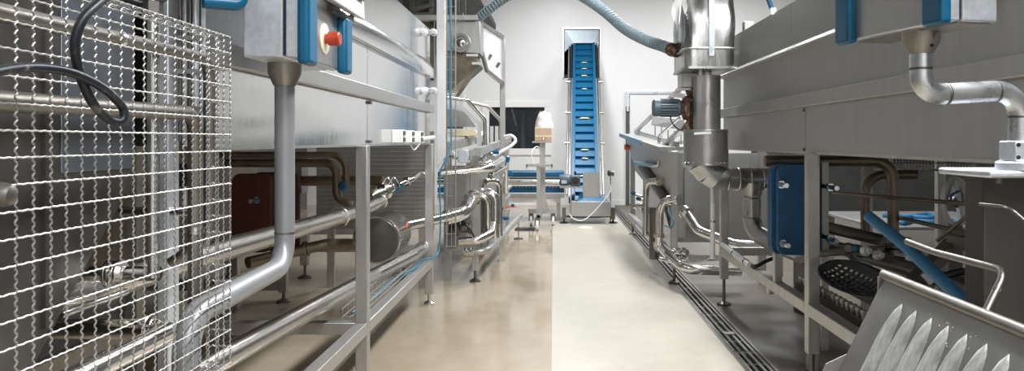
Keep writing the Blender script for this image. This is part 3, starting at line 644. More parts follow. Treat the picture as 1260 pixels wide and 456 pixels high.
for px, py, r_, l_ in ((1078, 303, .05, .05), (1100, 300, .05, .045), (1090, 312, .045, .05), (1112, 292, .04, .08)):
    c = q(px, py, 4.3); part('union', G().lathe(c, (0, 0, -1), [(0, r_*.7), (.0, r_), (l_*.4, r_), (l_*.5, r_*.8), (l_*.6, r_), (l_, r_), (l_, r_*.6)], 18), 'steel_dark', t)
part('stub', G().cyl(q(1078, 303, 4.3)+V(0, 0, -.06), q(1112, 308, 4.3)+V(0, 0, -.06), .025), 'steel_dark', t)
for k, (pa, pb, r_, l_) in enumerate((((1026, 237, 4.9), (1208, 252, 3.6), .011, 'upper thin steel rod crossing under the right tank'), ((1100, 266, 4.9), (1208, 291, 3.6), .013, 'lower thin steel rod crossing under the right tank'), ((1153, 296, 3.7), (1209, 250, 3.5), .009, 'diagonal thin steel rod crossing under the right tank'))):
    pipe('tie_rod', l_, [q(*pa), q(*pb)], r_, 'steel_brown', 0, cat='rod', n=10)
pipe('wall_side_rod', 'thin wavy steel rod against the dark pillar', [q(1205, 251, 1.84), q(1235, 254, 1.80), q(1246, 258, 1.80), q(1262, 272, 1.78)], .004, 'steel_dark', .05, cat='rod', n=8)
t = thing('hose_reel', 'pale hose reel with blue cord standing under the right tank', 'hose reel', q(1178, 285, 5.5))
cr_ = q(1176, 248, 5.5)
part('rim', G().tube([cr_+V(.085*math.cos(a), .01, .16*math.sin(a)) for a in [k*2*PI/24 for k in range(25)]], .022, 8), 'white_paint', t)
part('spoke', G().bar(cr_+V(-.02, -.02, .15), cr_+V(.04, -.02, -.16), .03, .045), 'white_paint', t)
part('hub', G().lathe(cr_+V(0, .03, 0), (0, -1, 0), [(0, .04), (.06, .04), (.07, .02)], 16), 'steel_dark', t)
part('motor_cap', G().lathe(cr_+V(.04, .1, .06), (1, 0, 0), [(0, .05), (.1, .06), (.15, .06), (.17, .03)], 16), 'motor_light', t)
part('cord', G().tube(catmull([cr_+V(.0, -.05, .08), cr_+V(-.06, -.06, .05), cr_+V(-.05, -.06, 0), cr_+V(.05, -.06, 0), cr_+V(.14, -.06, .06), cr_+V(.18, -.05, .09)]), .008, 8), 'blue_plate', t)
part('stand', G().box(cr_.x-.05, cr_.x+.05, 5.5, 5.6, 0, cr_.z-.15), 'steel_dark', t)
t = thing('hanging_wire_tray', 'wire basket tray hung below the right tank floor', 'cable tray', q(1150, 210, 5.2))
yy = 5.2; xa, xb = q(1095, 0, yy).x, q(1200, 0, yy).x
for zz in (1.05, 1.10, 1.15): part('wire', G().tube([(xa, yy, zz), (xb, yy, zz)], .005, 6), 'galv_wire', t)
cw = mesh_of('cross_wire', G().tube([(0, yy+.25, 1.05), (0, yy, 1.05), (0, yy, 1.17)], .004, 6), 'galv_wire')
for k in range(28): share('cross_wire', cw, t, Vector((xa+k*(xb-xa)/27, 0, 0)))
part('hanger', G().box(xa, xa+.02, yy, yy+.02, 1.05, 1.195), 'galv_wire', t); part('hanger', G().box(xb-.02, xb, yy, yy+.02, 1.05, 1.195), 'galv_wire', t)
t = thing('grey_shelf', 'low grey steel shelf carrying the coiled blue hose', 'shelf', (3.1, 6.6, 0))
part('top', G().box(2.55, 3.8, 6.0, 7.35, .555, .58), 'steel_dull', t, bevel=.004)
for xx, y in ((2.58, 6.03), (3.71, 6.03), (2.58, 7.25), (3.71, 7.25)): part('leg', G().box(xx, xx+.06, y, y+.06, 0, .555), 'steel_frame_worn', t)
rp = []
for px, py in ((1086, 265), (1112, 265.5), (1148, 267), (1140, 263), (1104, 270), (1112, 274.5), (1124, 271), (1150, 273), (1172, 271), (1190, 274)):
    Y_ = (H-.597)*F/(py-VY); rp.append(V((px-VX)*Y_/F, Y_, .597))
solo('blue_hose', G().tube(catmull(rp), .017, 8), 'blue_pipe', 'blue hose lying in bends on the low grey shelf', 'hose')
t = thing('added_dark_block', 'added black block standing in for the darkness beyond the hose reel', 'machine', (4.2, 8.6, 0))  # black mass added to cover the pale right wall where it should look dark
part('housing', G().box(2.35, 5.5, 8.3, 9.2, .42, 1.9), 'drain_black', t, bevel=.02)
for xx in (2.5, 3.6, 5.2): part('leg', G().box(xx, xx+.08, 8.4, 8.48, 0, .42), 'steel_dark', t)
part('cover_strip', G().box(2.35, 5.5, 8.27, 8.3, 1.05, 1.12), 'steel_dark', t)
t = thing('inner_column', 'square steel column standing behind the bent dark pipes', 'column', (2.17, 5.35, 0))
part('shaft', G().box(2.14, 2.20, 5.32, 5.38, .05, 1.195), 'steel_frame_worn', t); part('foot', G().lathe((2.17, 5.35, 0), (0, 0, 1), [(0, .06), (.012, .06), (.03, .014), (.06, .014)], 16), 'steel_dark', t)
t = thing('perforated_drum', 'perforated steel drum behind the blue heat exchanger', 'drum', (1.85, 5.6, .45))
part('shell', G().lathe((1.86, 5.65, .5), (0, 0, 1), [(0, .13), (.02, .14), (.6, .14), (.62, .13)], 28), 'perforated_steel', t); part('base', G().lathe((1.86, 5.65, 0), (0, 0, 1), [(0, .1), (.5, .1)], 20), 'steel_dark', t)
# belt, tray and scoop on the right bottom rail
t = thing('link_belt', 'grey link chain belt with upright studs beside the right bottom rail', 'chain belt', (1.40, 3.6, .43))
part('side_strip', G().box(1.365, 1.375, 2.6, 4.35, .415, .455), 'steel_dark', t); part('side_strip', G().box(1.455, 1.465, 2.6, 4.35, .415, .455), 'steel_dark', t)
lk = mesh_of('link', G().box(-.035, .035, -.028, .028, -.008, .008), 'steel_dull'); sd = mesh_of('stud', G().lathe((0, 0, 0), (0, 0, 1), [(0, .013), (.03, .013), (.04, .017), (.055, .017)], 10), 'steel_dull')
for k in range(28):
    share('link', lk, t, (1.415, 2.64+k*.062, .435)); share('stud', sd, t, (1.387, 2.64+k*.062, .44))
t = thing('belt_frame_leg', 'low steel trestle under the link belt', 'trestle', (1.42, 3.0, 0))
for y in (2.8, 4.2): part('leg', G().box(1.39, 1.44, y, y+.05, 0, .415), 'steel_frame_worn', t)
t = thing('drip_tray', 'flat grey sheet tray behind the link belt', 'tray', (1.62, 3.6, .48))
part('sheet', G().prism([(1.475, 2.6, .495), (1.70, 2.6, .475), (1.70, 2.6, .465), (1.475, 2.6, .485)], (0, 1.75, 0)), 'steel_dull', t); part('support', G().box(1.55, 1.6, 3.5, 3.55, 0, .475), 'steel_frame_worn', t)
part('support', G().box(1.55, 1.6, 2.7, 2.75, 0, .475), 'steel_frame_worn', t)
# perforated scoop
sc0, sc1 = q(1017, 334, 3.75), q(1094, 372, 3.35)
ax = (sc1-sc0); L_ = ax.length; ax.normalize(); sdv = V(.55, .75, .38).normalized(); sdv = (sdv-ax*sdv.dot(ax)).normalized(); up = ax.cross(sdv).normalized()
if up.z < 0: up = -up
t = thing('perforated_scoop', 'black perforated oval scoop lying on the grey tray', 'scoop', sc0)
g = G(); NU, NV = 27, 15
idx = {}
def sp_(i, j):
    u = i/NU*2-1; v = j/NV*2-1
    wd = .115*math.sqrt(max(0, 1-u*u*.92)); dep = -.045*(1-u*u)*(1-v*v)
    return sc0+ax*(u+1)/2*L_+sdv*(v*wd)+up*(dep+.05)
for i in range(NU+1):
    for j in range(NV+1): idx[i, j] = len(g.v); g.v.append(sp_(i, j))
for i in range(NU):
    for j in range(NV):
        if 2 < i < NU-3 and 1 < j < NV-2 and i % 2 and j % 2: continue
        g.f.append((idx[i, j], idx[i+1, j], idx[i+1, j+1], idx[i, j+1]))
o = part('bowl', g, 'black_plastic', t); md = o.modifiers.new('thick', 'SOLIDIFY'); md.thickness = .004
part('handle', G().bar(sc1+up*.03-ax*.02, sc1+ax*.10+V(.0, -.02, 0), .03, .02), 'rust', t, 'rusty handle socket', bevel=.004)
pipe('blue_tube', 'thick blue plastic tube leaning behind the corrugated chute', [q(1069, 266, 3.3), q(1112, 300, 3.05), q(1190, 374, 2.6)], .024, 'blue_pipe', .3, cat='tube')
pipe('bent_handle_tube', 'steel handle tube bending down behind the corrugated chute', [q(1116, 297, 2.3), q(1150, 310, 2.15), q(1238, 333, 1.84), q(1212, 386, 1.80)], .0095, 'pipe_aged', .045, [(2, .45)], cat='tube', rr=1.08)
t = thing('strut_frame', 'dark square strut frame behind the bent handle tube', 'frame', q(1150, 350, 3.0))
part('strut', G().bar(q(1120, 352, 3.0), q(1172, 300, 3.1), .05, .05), 'steel_dark', t); part('strut', G().bar(q(1172, 296, 3.1), q(1290, 318, 2.7), .06, .05), 'steel_dark', t); part('edge', G().bar(q(1138, 344, 2.95), q(1150, 334, 2.95), .012, .05), 'steel_frame', t)
pipe('black_hose', 'black hose curving on the floor beyond the strut frame', [q(1160, 340, 3.3), q(1185, 332, 3.3), q(1215, 340, 3.2)], .016, 'black_rubber', .2, cat='hose')

# ================================================================ RIGHT CONTROL BOX, ARM, PILLAR
Nn, Ff = V(.871, 1.70, 1.515), V(.782, 2.06, 1.515)
e1 = (Ff-Nn); Lb = e1.length; e1.normalize(); e2 = V(e1.y, -e1.x, 0)       # e1 along the aisle face, e2 away from the aisle
if e2.x < 0: e2 = -e2
def ob(a0, a1, b0, b1, z0, z1): return G().obox(Nn+e1*(a0+a1)/2+e2*(b0+b1)/2+V(0, 0, (z0+z1)/2-1.515), e1*(a1-a0)/2, e2*(b1-b0)/2, V(0, 0, (z1-z0)/2))
t = thing('operator_box', 'grey steel control box with blue bars on the right swan-neck arm', 'control box', (.9, 1.9, 1.515))
part('case', ob(0, Lb, .036, .128, 1.515, 2.0), 'galvanised', t, bevel=.004)
dl = part('door', ob(0, Lb, 0, .028, 1.515, 2.0), 'galvanised', t, bevel=.003)
part('door_face', ob(.06, Lb-.01, -.003, .001, 1.518, 1.9), 'steel_dull', dl)
part('gasket', ob(.006, Lb-.006, .028, .036, 1.521, 1.99), 'black_rubber', t)
part('edge_bar', ob(-.008, .06, -.026, .004, 1.507, 2.0), 'blue_plastic', dl, 'blue plastic edge bar', bevel=.01, seg=3)
part('edge_bar', ob(Lb-.045, Lb+.02, -.026, .004, 1.505, 2.0), 'blue_plastic', dl, 'blue plastic edge bar', bevel=.01, seg=3)
c = Nn+e1*(Lb*.52)+V(0, 0, .098)
part('stop_button', G().lathe(c, -e2, [(0, .014), (.014, .014), (.014, .021), (.035, .021), (.04, .017)], 20), 'red_plastic', dl, 'red stop button')
part('underside', ob(.01, Lb-.01, .03, .12, 1.511, 1.516), 'brass_grey', t)
t = thing('swan_neck_arm', 'bent grey pipe arm carrying the right control box from the pillar', 'support arm', (1.147, 1.9, 1.18))
pc = q(1133, 40, 1.87); az = 1.515
part('cup', G().lathe((pc.x, pc.y, az), (0, 0, -1), [(0, .043), (.028, .043), (.05, .03), (.055, .029)], 28), 'brass_grey', t)
part('cup_screw', G().lathe((pc.x+.018, pc.y-.041, az-.018), (.2, -1, 0), [(0, .009), (.006, .009)], 12), 'arm_grey', t); part('cup_screw', G().lathe((pc.x+.008, pc.y-.036, az-.038), (.2, -1, -.3), [(0, .004), (.004, .004)], 10), 'black_plastic', t)
ap = [V(pc.x, pc.y, az-.05), V(pc.x, pc.y, 1.36), V(1.147, 1.90, 1.375), V(1.147, 1.90, 1.20)]
part('tube', G().tube(fillet(ap, .062, 10), .0258, 24), 'alu_pipe', t)
for p, d in ((V(pc.x, pc.y, 1.424), V(0, 0, 1)), (V(pc.x+.064, pc.y+.006, 1.3635), (ap[2]-ap[1])), (V(1.147-.064, 1.893, 1.3705), (ap[2]-ap[1])), (V(1.147, 1.9, 1.309), V(0, 0, 1))):
    part('joint_ring', G().lathe(p, d, [(-.003, .0262), (0, .0272), (.003, .0262)], 24), 'steel_dark', t)
part('clamp_block', G().box(1.115, 1.20, 1.865, 1.935, 1.20, 1.25), 'galvanised', t, bevel=.004)
for z in (1.21, 1.24): part('block_screw', G().lathe((1.123, 1.865, z), (0, -1, 0), [(0, .005), (.002, .005)], 10), 'black_plastic', t)
part('round_base', G().lathe((1.155, 1.90, 1.178), (0, 0, 1), [(0, .06), (.018, .06), (.022, .055)], 30), 'galvanised', t)
t = thing('pillar', 'dark steel pillar with pale top plate under the right arm', 'pillar', (1.16, 1.97, 0))
part('shaft', G().box(1.085, 1.255, 1.95, 2.04, .0, 1.16), 'pillar_dark', t, bevel=.006); part('top_plate', G().box(1.045, 1.262, 1.85, 2.1, 1.16, 1.178), 'galvanised', t, bevel=.006)
part('plate_bolt', G().lathe((1.085, 1.88, 1.16), (0, 0, -1), [(0, .008), (.014, .008)], 6), 'steel_dark', t)
# corrugated chute
t = thing('corrugated_chute', 'sloping steel chute with pointed pressed ribs at the lower right', 'chute', (.9, 1.8, 0))
ct, cb = V(.985, 0, .835), V(.80, 0, .46); ya, yb = 1.2, 2.3
dv = (cb-ct); Ld = dv.length; dv.normalize(); nv = V(dv.z, 0, -dv.x)
if nv.x > 0: nv = -nv
part('sheet', G().obox((ct+cb)/2+V(0, (ya+yb)/2, 0), dv*Ld/2, V(0, (yb-ya)/2, 0), nv*.003), 'chute_steel', t)
def rib_mesh():
    def fn(u, v):
        wd = .0385*min(1, u/.33)**.5; h_ = .018*min(1, u/.2)**.6; a = (v*2-1)
        return dv*(.04+u*(Ld-.04))+V(0, a*wd, 0)+nv*(.003+h_*(1-a*a))
    return mesh_of('rib', G().grid(fn, 16, 8), 'chute_rib')
rme = rib_mesh()
for k in range(11):
    y_ = 2.135-k*.0837
    if y_ > ya+.03: share('rib', rme, t, V(ct.x, y_, ct.z))
part('top_tube', G().tube([V(ct.x+.004, ya, ct.z+.014), V(ct.x+.004, yb+.01, ct.z+.014)], .0155, 16), 'pipe_aged', t)
part('hook_plate', G().obox(ct+V(.002, yb+.006, -.012), V(.018, 0, 0), V(0, .003, 0), V(0, 0, .022)), 'steel_frame', t); part('hook_bolt', G().lathe(ct+V(.0, yb-.0, -.018), (0, -1, 0), [(0, .006), (.006, .006)], 8), 'steel_pipe', t)
part('side_flange', G().prism([ct+dv*.24+V(0, yb, 0)+nv*-.003, ct+dv*.30+V(0, yb, 0)+nv*.045, ct+dv*(Ld+.0)+V(0, yb, 0)+nv*.04, ct+dv*Ld+V(0, yb, 0)], (0, .004, 0)), 'steel_frame', t)
part('bottom_lip', G().obox(cb+V(0, (ya+yb)/2, 0), V(.03, 0, -.02), V(0, (yb-ya)/2, 0), V(.001, 0, .0025)), 'steel_frame', t)
for y in (ya+.06, yb-.1): part('leg', G().box(.93, .965, y, y+.035, 0, .73), 'steel_frame_worn', t)
g = G()
for k in range(20):
    u, y_ = random.uniform(.03, .12), random.uniform(1.75, 2.02); p = ct+dv*u+V(0, y_, 0)+nv*.003; r_ = random.uniform(.0009, .0016); g.obox(p, dv*r_, V(0, r_, 0), nv*r_)
o = solo('food_crumbs', g, 'crumbs', 'pale food crumbs stuck on the corrugated chute', 'crumbs'); o['kind'] = 'stuff'

# ================================================================ EXHAUST DUCT AND MOTOR
t = thing('exhaust_duct', 'tall steel exhaust duct with crumpled foil jacket and bent lower pipe', 'duct', (1.1, 5.55, 1.0))
def rrect(x0, x1, y0, y1, r, n=6):
    p = []
    for cx, cy, a0 in ((x1-r, y1-r, 0), (x0+r, y1-r, 90), (x0+r, y0+r, 180), (x1-r, y0+r, 270)):
        for k in range(n+1): a = math.radians(a0+k*90/n); p.append((cx+r*math.cos(a), cy+r*math.sin(a)))
    return p
JP = rrect(.909, 1.25, 5.3, 5.86, .05)
g = G(); nz_, n_ = 26, len(JP)
cxj, cyj = 1.08, 5.58
JPd = []
for i in range(n_):
    a, b_ = Vector(JP[i]), Vector(JP[(i+1) % n_]); m_ = max(1, int((b_-a).length/.03))
    for k in range(m_): JPd.append(a.lerp(b_, k/m_))
n_ = len(JPd)
from mathutils import noise as NS
for i in range(nz_+1):
    z = 1.76+i*(3.3-1.76)/nz_
    for p in JPd:
        d = NS.noise(V(p.x*6, p.y*6, z*4))*.03*min(1, max(0, (z-1.9)*4))
        s_ = 1+d/.2; g.v.append(V(cxj+(p.x-cxj)*s_, cyj+(p.y-cyj)*s_, z))
for i in range(nz_):
    for j in range(n_): g.f.append((i*n_+j, i*n_+(j+1) % n_, (i+1)*n_+(j+1) % n_, (i+1)*n_+j))
part('foil_jacket', g, 'foil', t, 'crumpled foil jacket')
part('base_plate', G().prism([(*p, 1.745) for p in rrect(.905, 1.262, 5.295, 5.865, .03)], (0, 0, .016)), 'duct_steel', t)
part('strap', G().tube([V(*(Vector(p)-Vector((cxj, cyj)))*1.01+Vector((cxj, cyj)), 1.885) for p in JP+JP[:1]], .008, 6), 'galv_wire', t)
part('tape_strip', G().box(1.066, 1.102, 5.285, 5.297, 1.83, 3.2), 'tape', t)
sc_ = part('paper_scrap', G().grid(lambda u, v: q(829+u*19-6*v*u+3*math.sin(9*v), -25+v*(38 if u > .35 else 58)+8*math.sin(5*u+2*v), 5.26)+V(0, -.03*math.sin(7*v+4*u)-.02, 0), 8, 10), 'paper', t, 'torn white paper scrap')
cx, cy = 1.103, 5.55
part('neck', G().cyl((cx, cy, 1.70), (cx, cy, 1.75), .035), 'duct_steel', t)
part('upper_cylinder', G().lathe((cx, cy, 1.31), (0, 0, 1), [(0, .097), (.395, .097), (.395, .1), (.405, .1)], 36), 'duct_steel', t)
part('lower_cylinder', G().lathe((1.093, cy, 1.075), (0, 0, 1), [(0, .162), (.01, .162), (.012, .158), (.235, .158), (.237, .163), (.25, .163), (.252, .158), (.255, .158)], 40), 'duct_steel', t)
part('seam_strip', G().box(1.088, 1.094, cy-.1605, cy-.156, 1.085, 1.31), 'steel_pipe', t)
part('cable_tie', G().bar((.98, cy-.165, 1.30), (1.10, cy-.168, 1.305), .012, .016), 'white_paint', t)
for k in range(24):
    a = 2*PI*k/24; part('rivet', G().lathe((1.093+.158*math.cos(a), cy+.158*math.sin(a), 1.095), (math.cos(a), math.sin(a), 0), [(0, .005), (.005, .004)], 6), 'steel_pipe', t)
part('flange_tab', G().box(.93, .96, cy-.12, cy-.02, 1.062, 1.075), 'duct_steel', t)
# mitred elbow in segments
ec = V(1.235, cy, 1.14); Re = .165
segp = [V(1.06, cy, 1.075)]
angs = [math.radians(180+k*22.5) for k in range(5)]
segp = [ec+V(Re*math.cos(a), 0, Re*math.sin(a)) for a in angs]
segp[0] = V(1.065, cy, 1.10)
for k in range(4):
    part('elbow_segment', G().tube([segp[k]-(segp[k+1]-segp[k])*.15, segp[k+1]+(segp[k+1]-segp[k])*.15], [.112-.008*k, .108-.008*k], 28), 'duct_steel', t)
hp_ = [(1.25, .079), (1.33, .080), (1.41, .079), (1.50, .079), (1.62, .078)]
for k in range(len(hp_)-1):
    part('duct_section', G().tube([(hp_[k][0], cy, .975), (hp_[k+1][0]-.003, cy, .975)], hp_[k][1]-.001*(k % 2), 28), 'duct_steel', t)
    part('swage_ring', G().lathe((hp_[k][0], cy, .975), (1, 0, 0), [(-.006, .079), (0, .084), (.006, .079)], 28), 'duct_steel', t)
part('branch', G().tube(fillet([(1.425, cy, .93), (1.425, cy, .60), (1.56, 5.25, .53)], .14, 9), .065, 24), 'duct_steel', t)
for z in (.84, .70): part('swage_ring', G().lathe((1.425, cy, z), (0, 0, 1), [(-.006, .065), (0, .07), (.006, .065)], 24), 'duct_steel', t)
part('branch_collar', G().lathe((1.425, cy, .86), (0, 0, 1), [(0, .07), (.05, .078), (.09, .085)], 24), 'duct_steel', t)
part('outlet_pipe', G().tube(fillet([(1.54, 5.28, .54), (1.64, 5.1, .50), (1.64, 4.75, .62)], .08), .062, 22), 'duct_steel', t)
t = thing('fan_motor', 'grey blue ribbed electric motor beside the exhaust duct', 'motor', (.84, 5.7, 1.42))
mc = V(.728, 5.68, 1.492); mr = .064
part('fan_cover', G().lathe(mc, (1, 0, 0), [(0, mr*.8), (.01, mr), (.058, mr)], 28), 'motor_paint', t, bevel=.003)
part('body', G().lathe(mc+V(.055, 0, 0), (1, 0, 0), [(0, mr*.9), (.125, mr*.9)], 28), 'motor_paint', t)
for k in range(20):
    a = 2*PI*k/20; d = V(0, math.cos(a), math.sin(a)); part('cooling_fin', G().obox(mc+V(.118, 0, 0)+d*mr*.95, V(.06, 0, 0), d*mr*.1, V(0, -d.z, d.y)*.0025), 'motor_light' if k % 2 else 'motor_paint', t)
part('front_shield', G().lathe(mc+V(.18, 0, 0), (1, 0, 0), [(0, mr), (.015, mr*1.02), (.03, mr*.8), (.035, mr*.7)], 28), 'motor_paint', t)
part('coupling', G().lathe(mc+V(.21, 0, 0), (1, 0, 0), [(0, mr*.7), (.0, mr*.85), (.035, mr*.85), (.035, mr*.6), (.06, mr*.6)], 24), 'rust', t)
part('cable', G().tube(catmull([mc+V(.13, -.03, -mr*.9), mc+V(.13, -.04, -.09), mc+V(.15, -.06, -.13), mc+V(.19, -.08, -.165), mc+V(.25, -.09, -.165)]), .005, 8), 'black_rubber', t)
t = thing('fan_housing', 'rusty fan housing between the motor and the duct', 'fan housing', (.97, 5.72, 1.3))
part('plate', G().prism([(.935, 5.66, 1.33), (1.03, 5.66, 1.30), (1.05, 5.66, 1.42), (1.05, 5.66, 1.66), (.96, 5.66, 1.66), (.985, 5.66, 1.58), (.95, 5.66, 1.47), (.985, 5.66, 1.40)], (0, .05, 0)), 'rust', t, bevel=.008)
part('ring', G().lathe((.955, 5.68, 1.49), (1, 0, 0), [(0, .05), (0, .085), (.02, .09), (.03, .09), (.03, .05)], 28), 'rust', t)
part('upper_box', G().box(.935, 1.06, 5.62, 5.82, 1.64, 1.745), 'duct_steel', t, bevel=.004); part('shelf', G().box(.905, 1.0, 5.62, 5.72, 1.62, 1.635), 'white_paint', t)
for y in (.0,): part('top_bracket', G().bar(q(826, 117, 5.66), q(843, 118, 5.66), .02, .03), 'white_paint', t)

# ================================================================ SECOND RIGHT MACHINE
rs = thing('hopper_machine', 'steel hopper machine with raised white frame beyond the exhaust duct', 'machine', (1.2, 8, 0))
part('hopper_side', G().prism([(1.02, 6.9, 1.16), (.98, 10.4, 1.28), (1.06, 10.0, .86), (1.18, 8.2, .55), (1.18, 6.9, .55)], (.02, 0, 0)), 'steel_frame', rs)
part('end_sheet', G().box(1.06, 1.9, 6.85, 6.87, .35, 1.14), 'steel_dull', rs)
part('perforated_plate', G().box(1.155, 1.40, 6.80, 6.83, .50, 1.02), 'perforated_steel', rs)
part('top_tray', G().prism([(.90, 10.6, 1.315), (.94, 6.9, 1.165), (1.25, 6.9, 1.165), (1.25, 10.6, 1.315)], (0, 0, .03)), 'steel_dull', rs)
part('blue_edge', G().bar((.915, 10.6, 1.33), (.93, 8.2, 1.23), .02, .05), 'blue_pale', rs, 'pale blue plastic edge')
part('inner_rail', G().bar((1.13, 10.7, 1.38), (1.13, 7.0, 1.215), .03, .05), 'steel_frame', rs)
for a, b_ in (((782, 162, 10.2), (838, 108, 8.6)), ((818, 178, 7.3), (853, 147, 6.6))): part('frame_bar', G().bar(q(*a), q(*b_), .05, .03), 'white_paint', rs)
part('white_cover', G().prism([q(803, 143, 8.8), q(842, 147, 7.4), q(842, 160, 7.4), q(801, 154, 8.8)], (.03, 0, 0)), 'white_paint', rs)
for k in range(5): part('guide_post', G().cyl(q(806+k*8, 153+k*2.5, 8.6-k*.35), q(806+k*8, 166+k*3, 8.6-k*.35), .006, n=8), 'steel_frame', rs)
part('post', G().box(1.03, 1.09, 6.75, 6.81, .13, 1.16), 'steel_frame', rs, bevel=.004)
part('post', G().box(1.03, 1.09, 10.3, 10.36, .1, 1.28), 'steel_frame', rs); part('post', G().box(1.8, 1.86, 6.75, 6.81, .0, 1.16), 'steel_frame', rs); part('post', G().box(1.8, 1.86, 10.3, 10.36, .0, 1.28), 'steel_frame', rs)
part('far_wall', G().box(1.2, 1.8, 10.3, 10.36, .3, 1.25), 'steel_dull', rs)
for y in (6.78, 10.33): part('foot', G().lathe((1.06, y, 0), (0, 0, 1), [(0, .05), (.012, .05), (.03, .014), (.15, .012)], 18), 'steel_dark', rs)
part('base_box', G().box(1.06, 1.16, 6.78, 6.95, .40, .56), 'steel_frame', rs)
part('lower_beam', G().bar((1.03, 6.9, .24), (1.03, 10.3, .24), .06, .08), 'steel_frame_worn', rs)
part('square_beam', G().box(1.13, 1.42, 6.42, 6.47, .25, .30), 'steel_frame', rs)
solo('stop_switch', G().lathe(q(778, 181, 10.2)+V(0, 0, 0), (-1, -.2, 0), [(0, .045), (.03, .045), (.03, .03), (.07, .03), (.07, .04), (.1, .04)], 16), 'orange_plastic', 'orange and red stop switch on the far hopper machine', 'switch')
t = thing('guard_handle', 'bent steel guard handle with blue grip beside the hopper', 'handle', q(811, 204, 7.6))
part('rod', G().tube(fillet([q(836, 145, 7.0), q(811, 167, 7.6), q(810, 204, 7.6), q(800, 204, 8.0)], .04), .014, 10), 'steel_pipe', t); part('grip', G().tube([q(806, 204, 7.8), q(782, 200, 8.8)], .022, 10), 'blue_pale', t)
pipe('dark_slant_pipe', 'thick dark pipe slanting down behind the curved valves', [q(791, 205, 8.8), q(821, 246, 7.6), q(830, 277, 7.2)], .055, 'steel_dark', .2)
pipe('curved_pipe', 'farther of two steel pipes curving down from the hopper side', [q(813, 223, 7.7), q(795, 223, 7.9), q(794, 290, 7.9)], .032, 'steel_pipe', .10, [(0, .15), (1, .55)])
pipe('curved_pipe', 'nearer of two steel pipes curving down from the hopper side', [q(836, 246, 6.75), q(812, 247, 6.9), q(811, 300, 6.95)], .036, 'steel_pipe', .13, [(0, .1), (0, .45), (1, .8)])
pipe('small_curved_pipe', 'thin steel pipe hugging the nearer curved pipe', [q(833, 245, 6.7), q(817, 249, 6.8), q(813, 262, 6.85), q(812, 292, 6.85)], .018, 'steel_pipe', .05)
pipe('flanged_pipe', 'large shiny pipe sloping from a flange toward the right legs', [q(843, 261, 6.55), q(848, 265, 6.5), q(860, 284, 6.35), q(905, 301, 6.1), q(945, 303, 6.0)], .043, 'steel_pipe', .16, [(0, .25)], rr=1.5)
pipe('floor_pipe', 'low steel pipe with union running along the drain', [q(786, 276, 9.0), q(814, 304, 7.0), q(822, 313, 6.7), q(843, 331, 6.3), q(912, 333, 6.3)], .042, 'steel_pipe', .14, [(0, .97)], rr=1.45)
pipe('union_pipe', 'short steel pipe with double clamp beside the low pipe', [q(818, 312, 6.75), q(846, 311, 6.6)], .032, 'steel_pipe', 0, [(0, .55), (0, .8)], rr=1.5)
pipe('under_pipe', 'thin steel pipe below the low pipe union', [q(812, 318, 6.7), q(826, 322, 6.6), q(878, 318, 6.4)], .017, 'steel_pipe', .1)
pipe('white_standpipe', 'slim pale upright pipe in front of the second right leg', [q(877, 228, 5.66), q(877, 318, 5.75)], .019, 'white_paint', 0, [(0, .48)], rr=1.15)
t = thing('pale_conduit', 'pale conduit lying on the right bottom rail with a black cable end', 'conduit', q(900, 318, 5.3))
ca, cb_ = V(1.27, 5.80, .47), V(1.262, 4.95, .45); part('tube', G().cyl(ca, cb_, .021, n=16), 'white_paint', t); part('coupling', G().cyl(ca.lerp(cb_, .45), ca.lerp(cb_, .47), .023), 'black_plastic', t)
part('coupling', G().cyl(ca.lerp(cb_, .85), ca.lerp(cb_, .87), .023), 'black_plastic', t)
part('cable', G().tube(catmull([cb_+V(0, .05, 0), cb_+V(.03, -.02, .0), cb_+V(.1, .0, .03), cb_+V(.19, .05, .05), cb_+V(.25, .2, .05)]), .013, 8), 'black_rubber', t)
for k, (x, y, xe, ye) in enumerate(((782, 239, 776, 236), (789, 245, 781, 243))):
    t = thing('blue_cap_valve', ('upper', 'lower')[k]+' small blue capped sampling valve at the far right machine', 'valve', q(x, y, 8.2), 'sampling valves')
    part('body', G().cyl(q(x+8, y+3, 8.1), q(x, y, 8.2), .016, n=10), 'steel_pipe', t); part('cap', G().lathe(q(x, y, 8.2), q(xe, ye, 8.25)-q(x, y, 8.2), [(0, .02), (.05, .024), (.06, .012)], 12), 'blue_plastic', t)
for k, (x, y) in enumerate(((781, 254), (800, 261))):
    pipe('stub_valve', ('farther stubby steel valve above the drain', 'nearer stubby steel valve above the drain')[k], [q(x, y, 8.0), q(x+13, y, 7.9)], .024, 'steel_pipe', 0, [(0, .3), (0, .7)], cat='valve', rr=1.4)
solo('blue_loop_cable', G().tube(catmull([q(818, 277, 6.6), q(826, 280, 6.55), q(829, 272, 6.55), q(824, 264, 6.6), q(822, 258, 6.65)]), .006, 8), 'blue_cable', 'thin blue cable loop between the right pipes', 'cable')
for k, x in enumerate((806,)):
    pipe('support_column', 'dark upright pipe column beside the curved pipes', [q(805, 255, 7.4), q(805, 318, 7.4)], .05, 'steel_dark', 0)

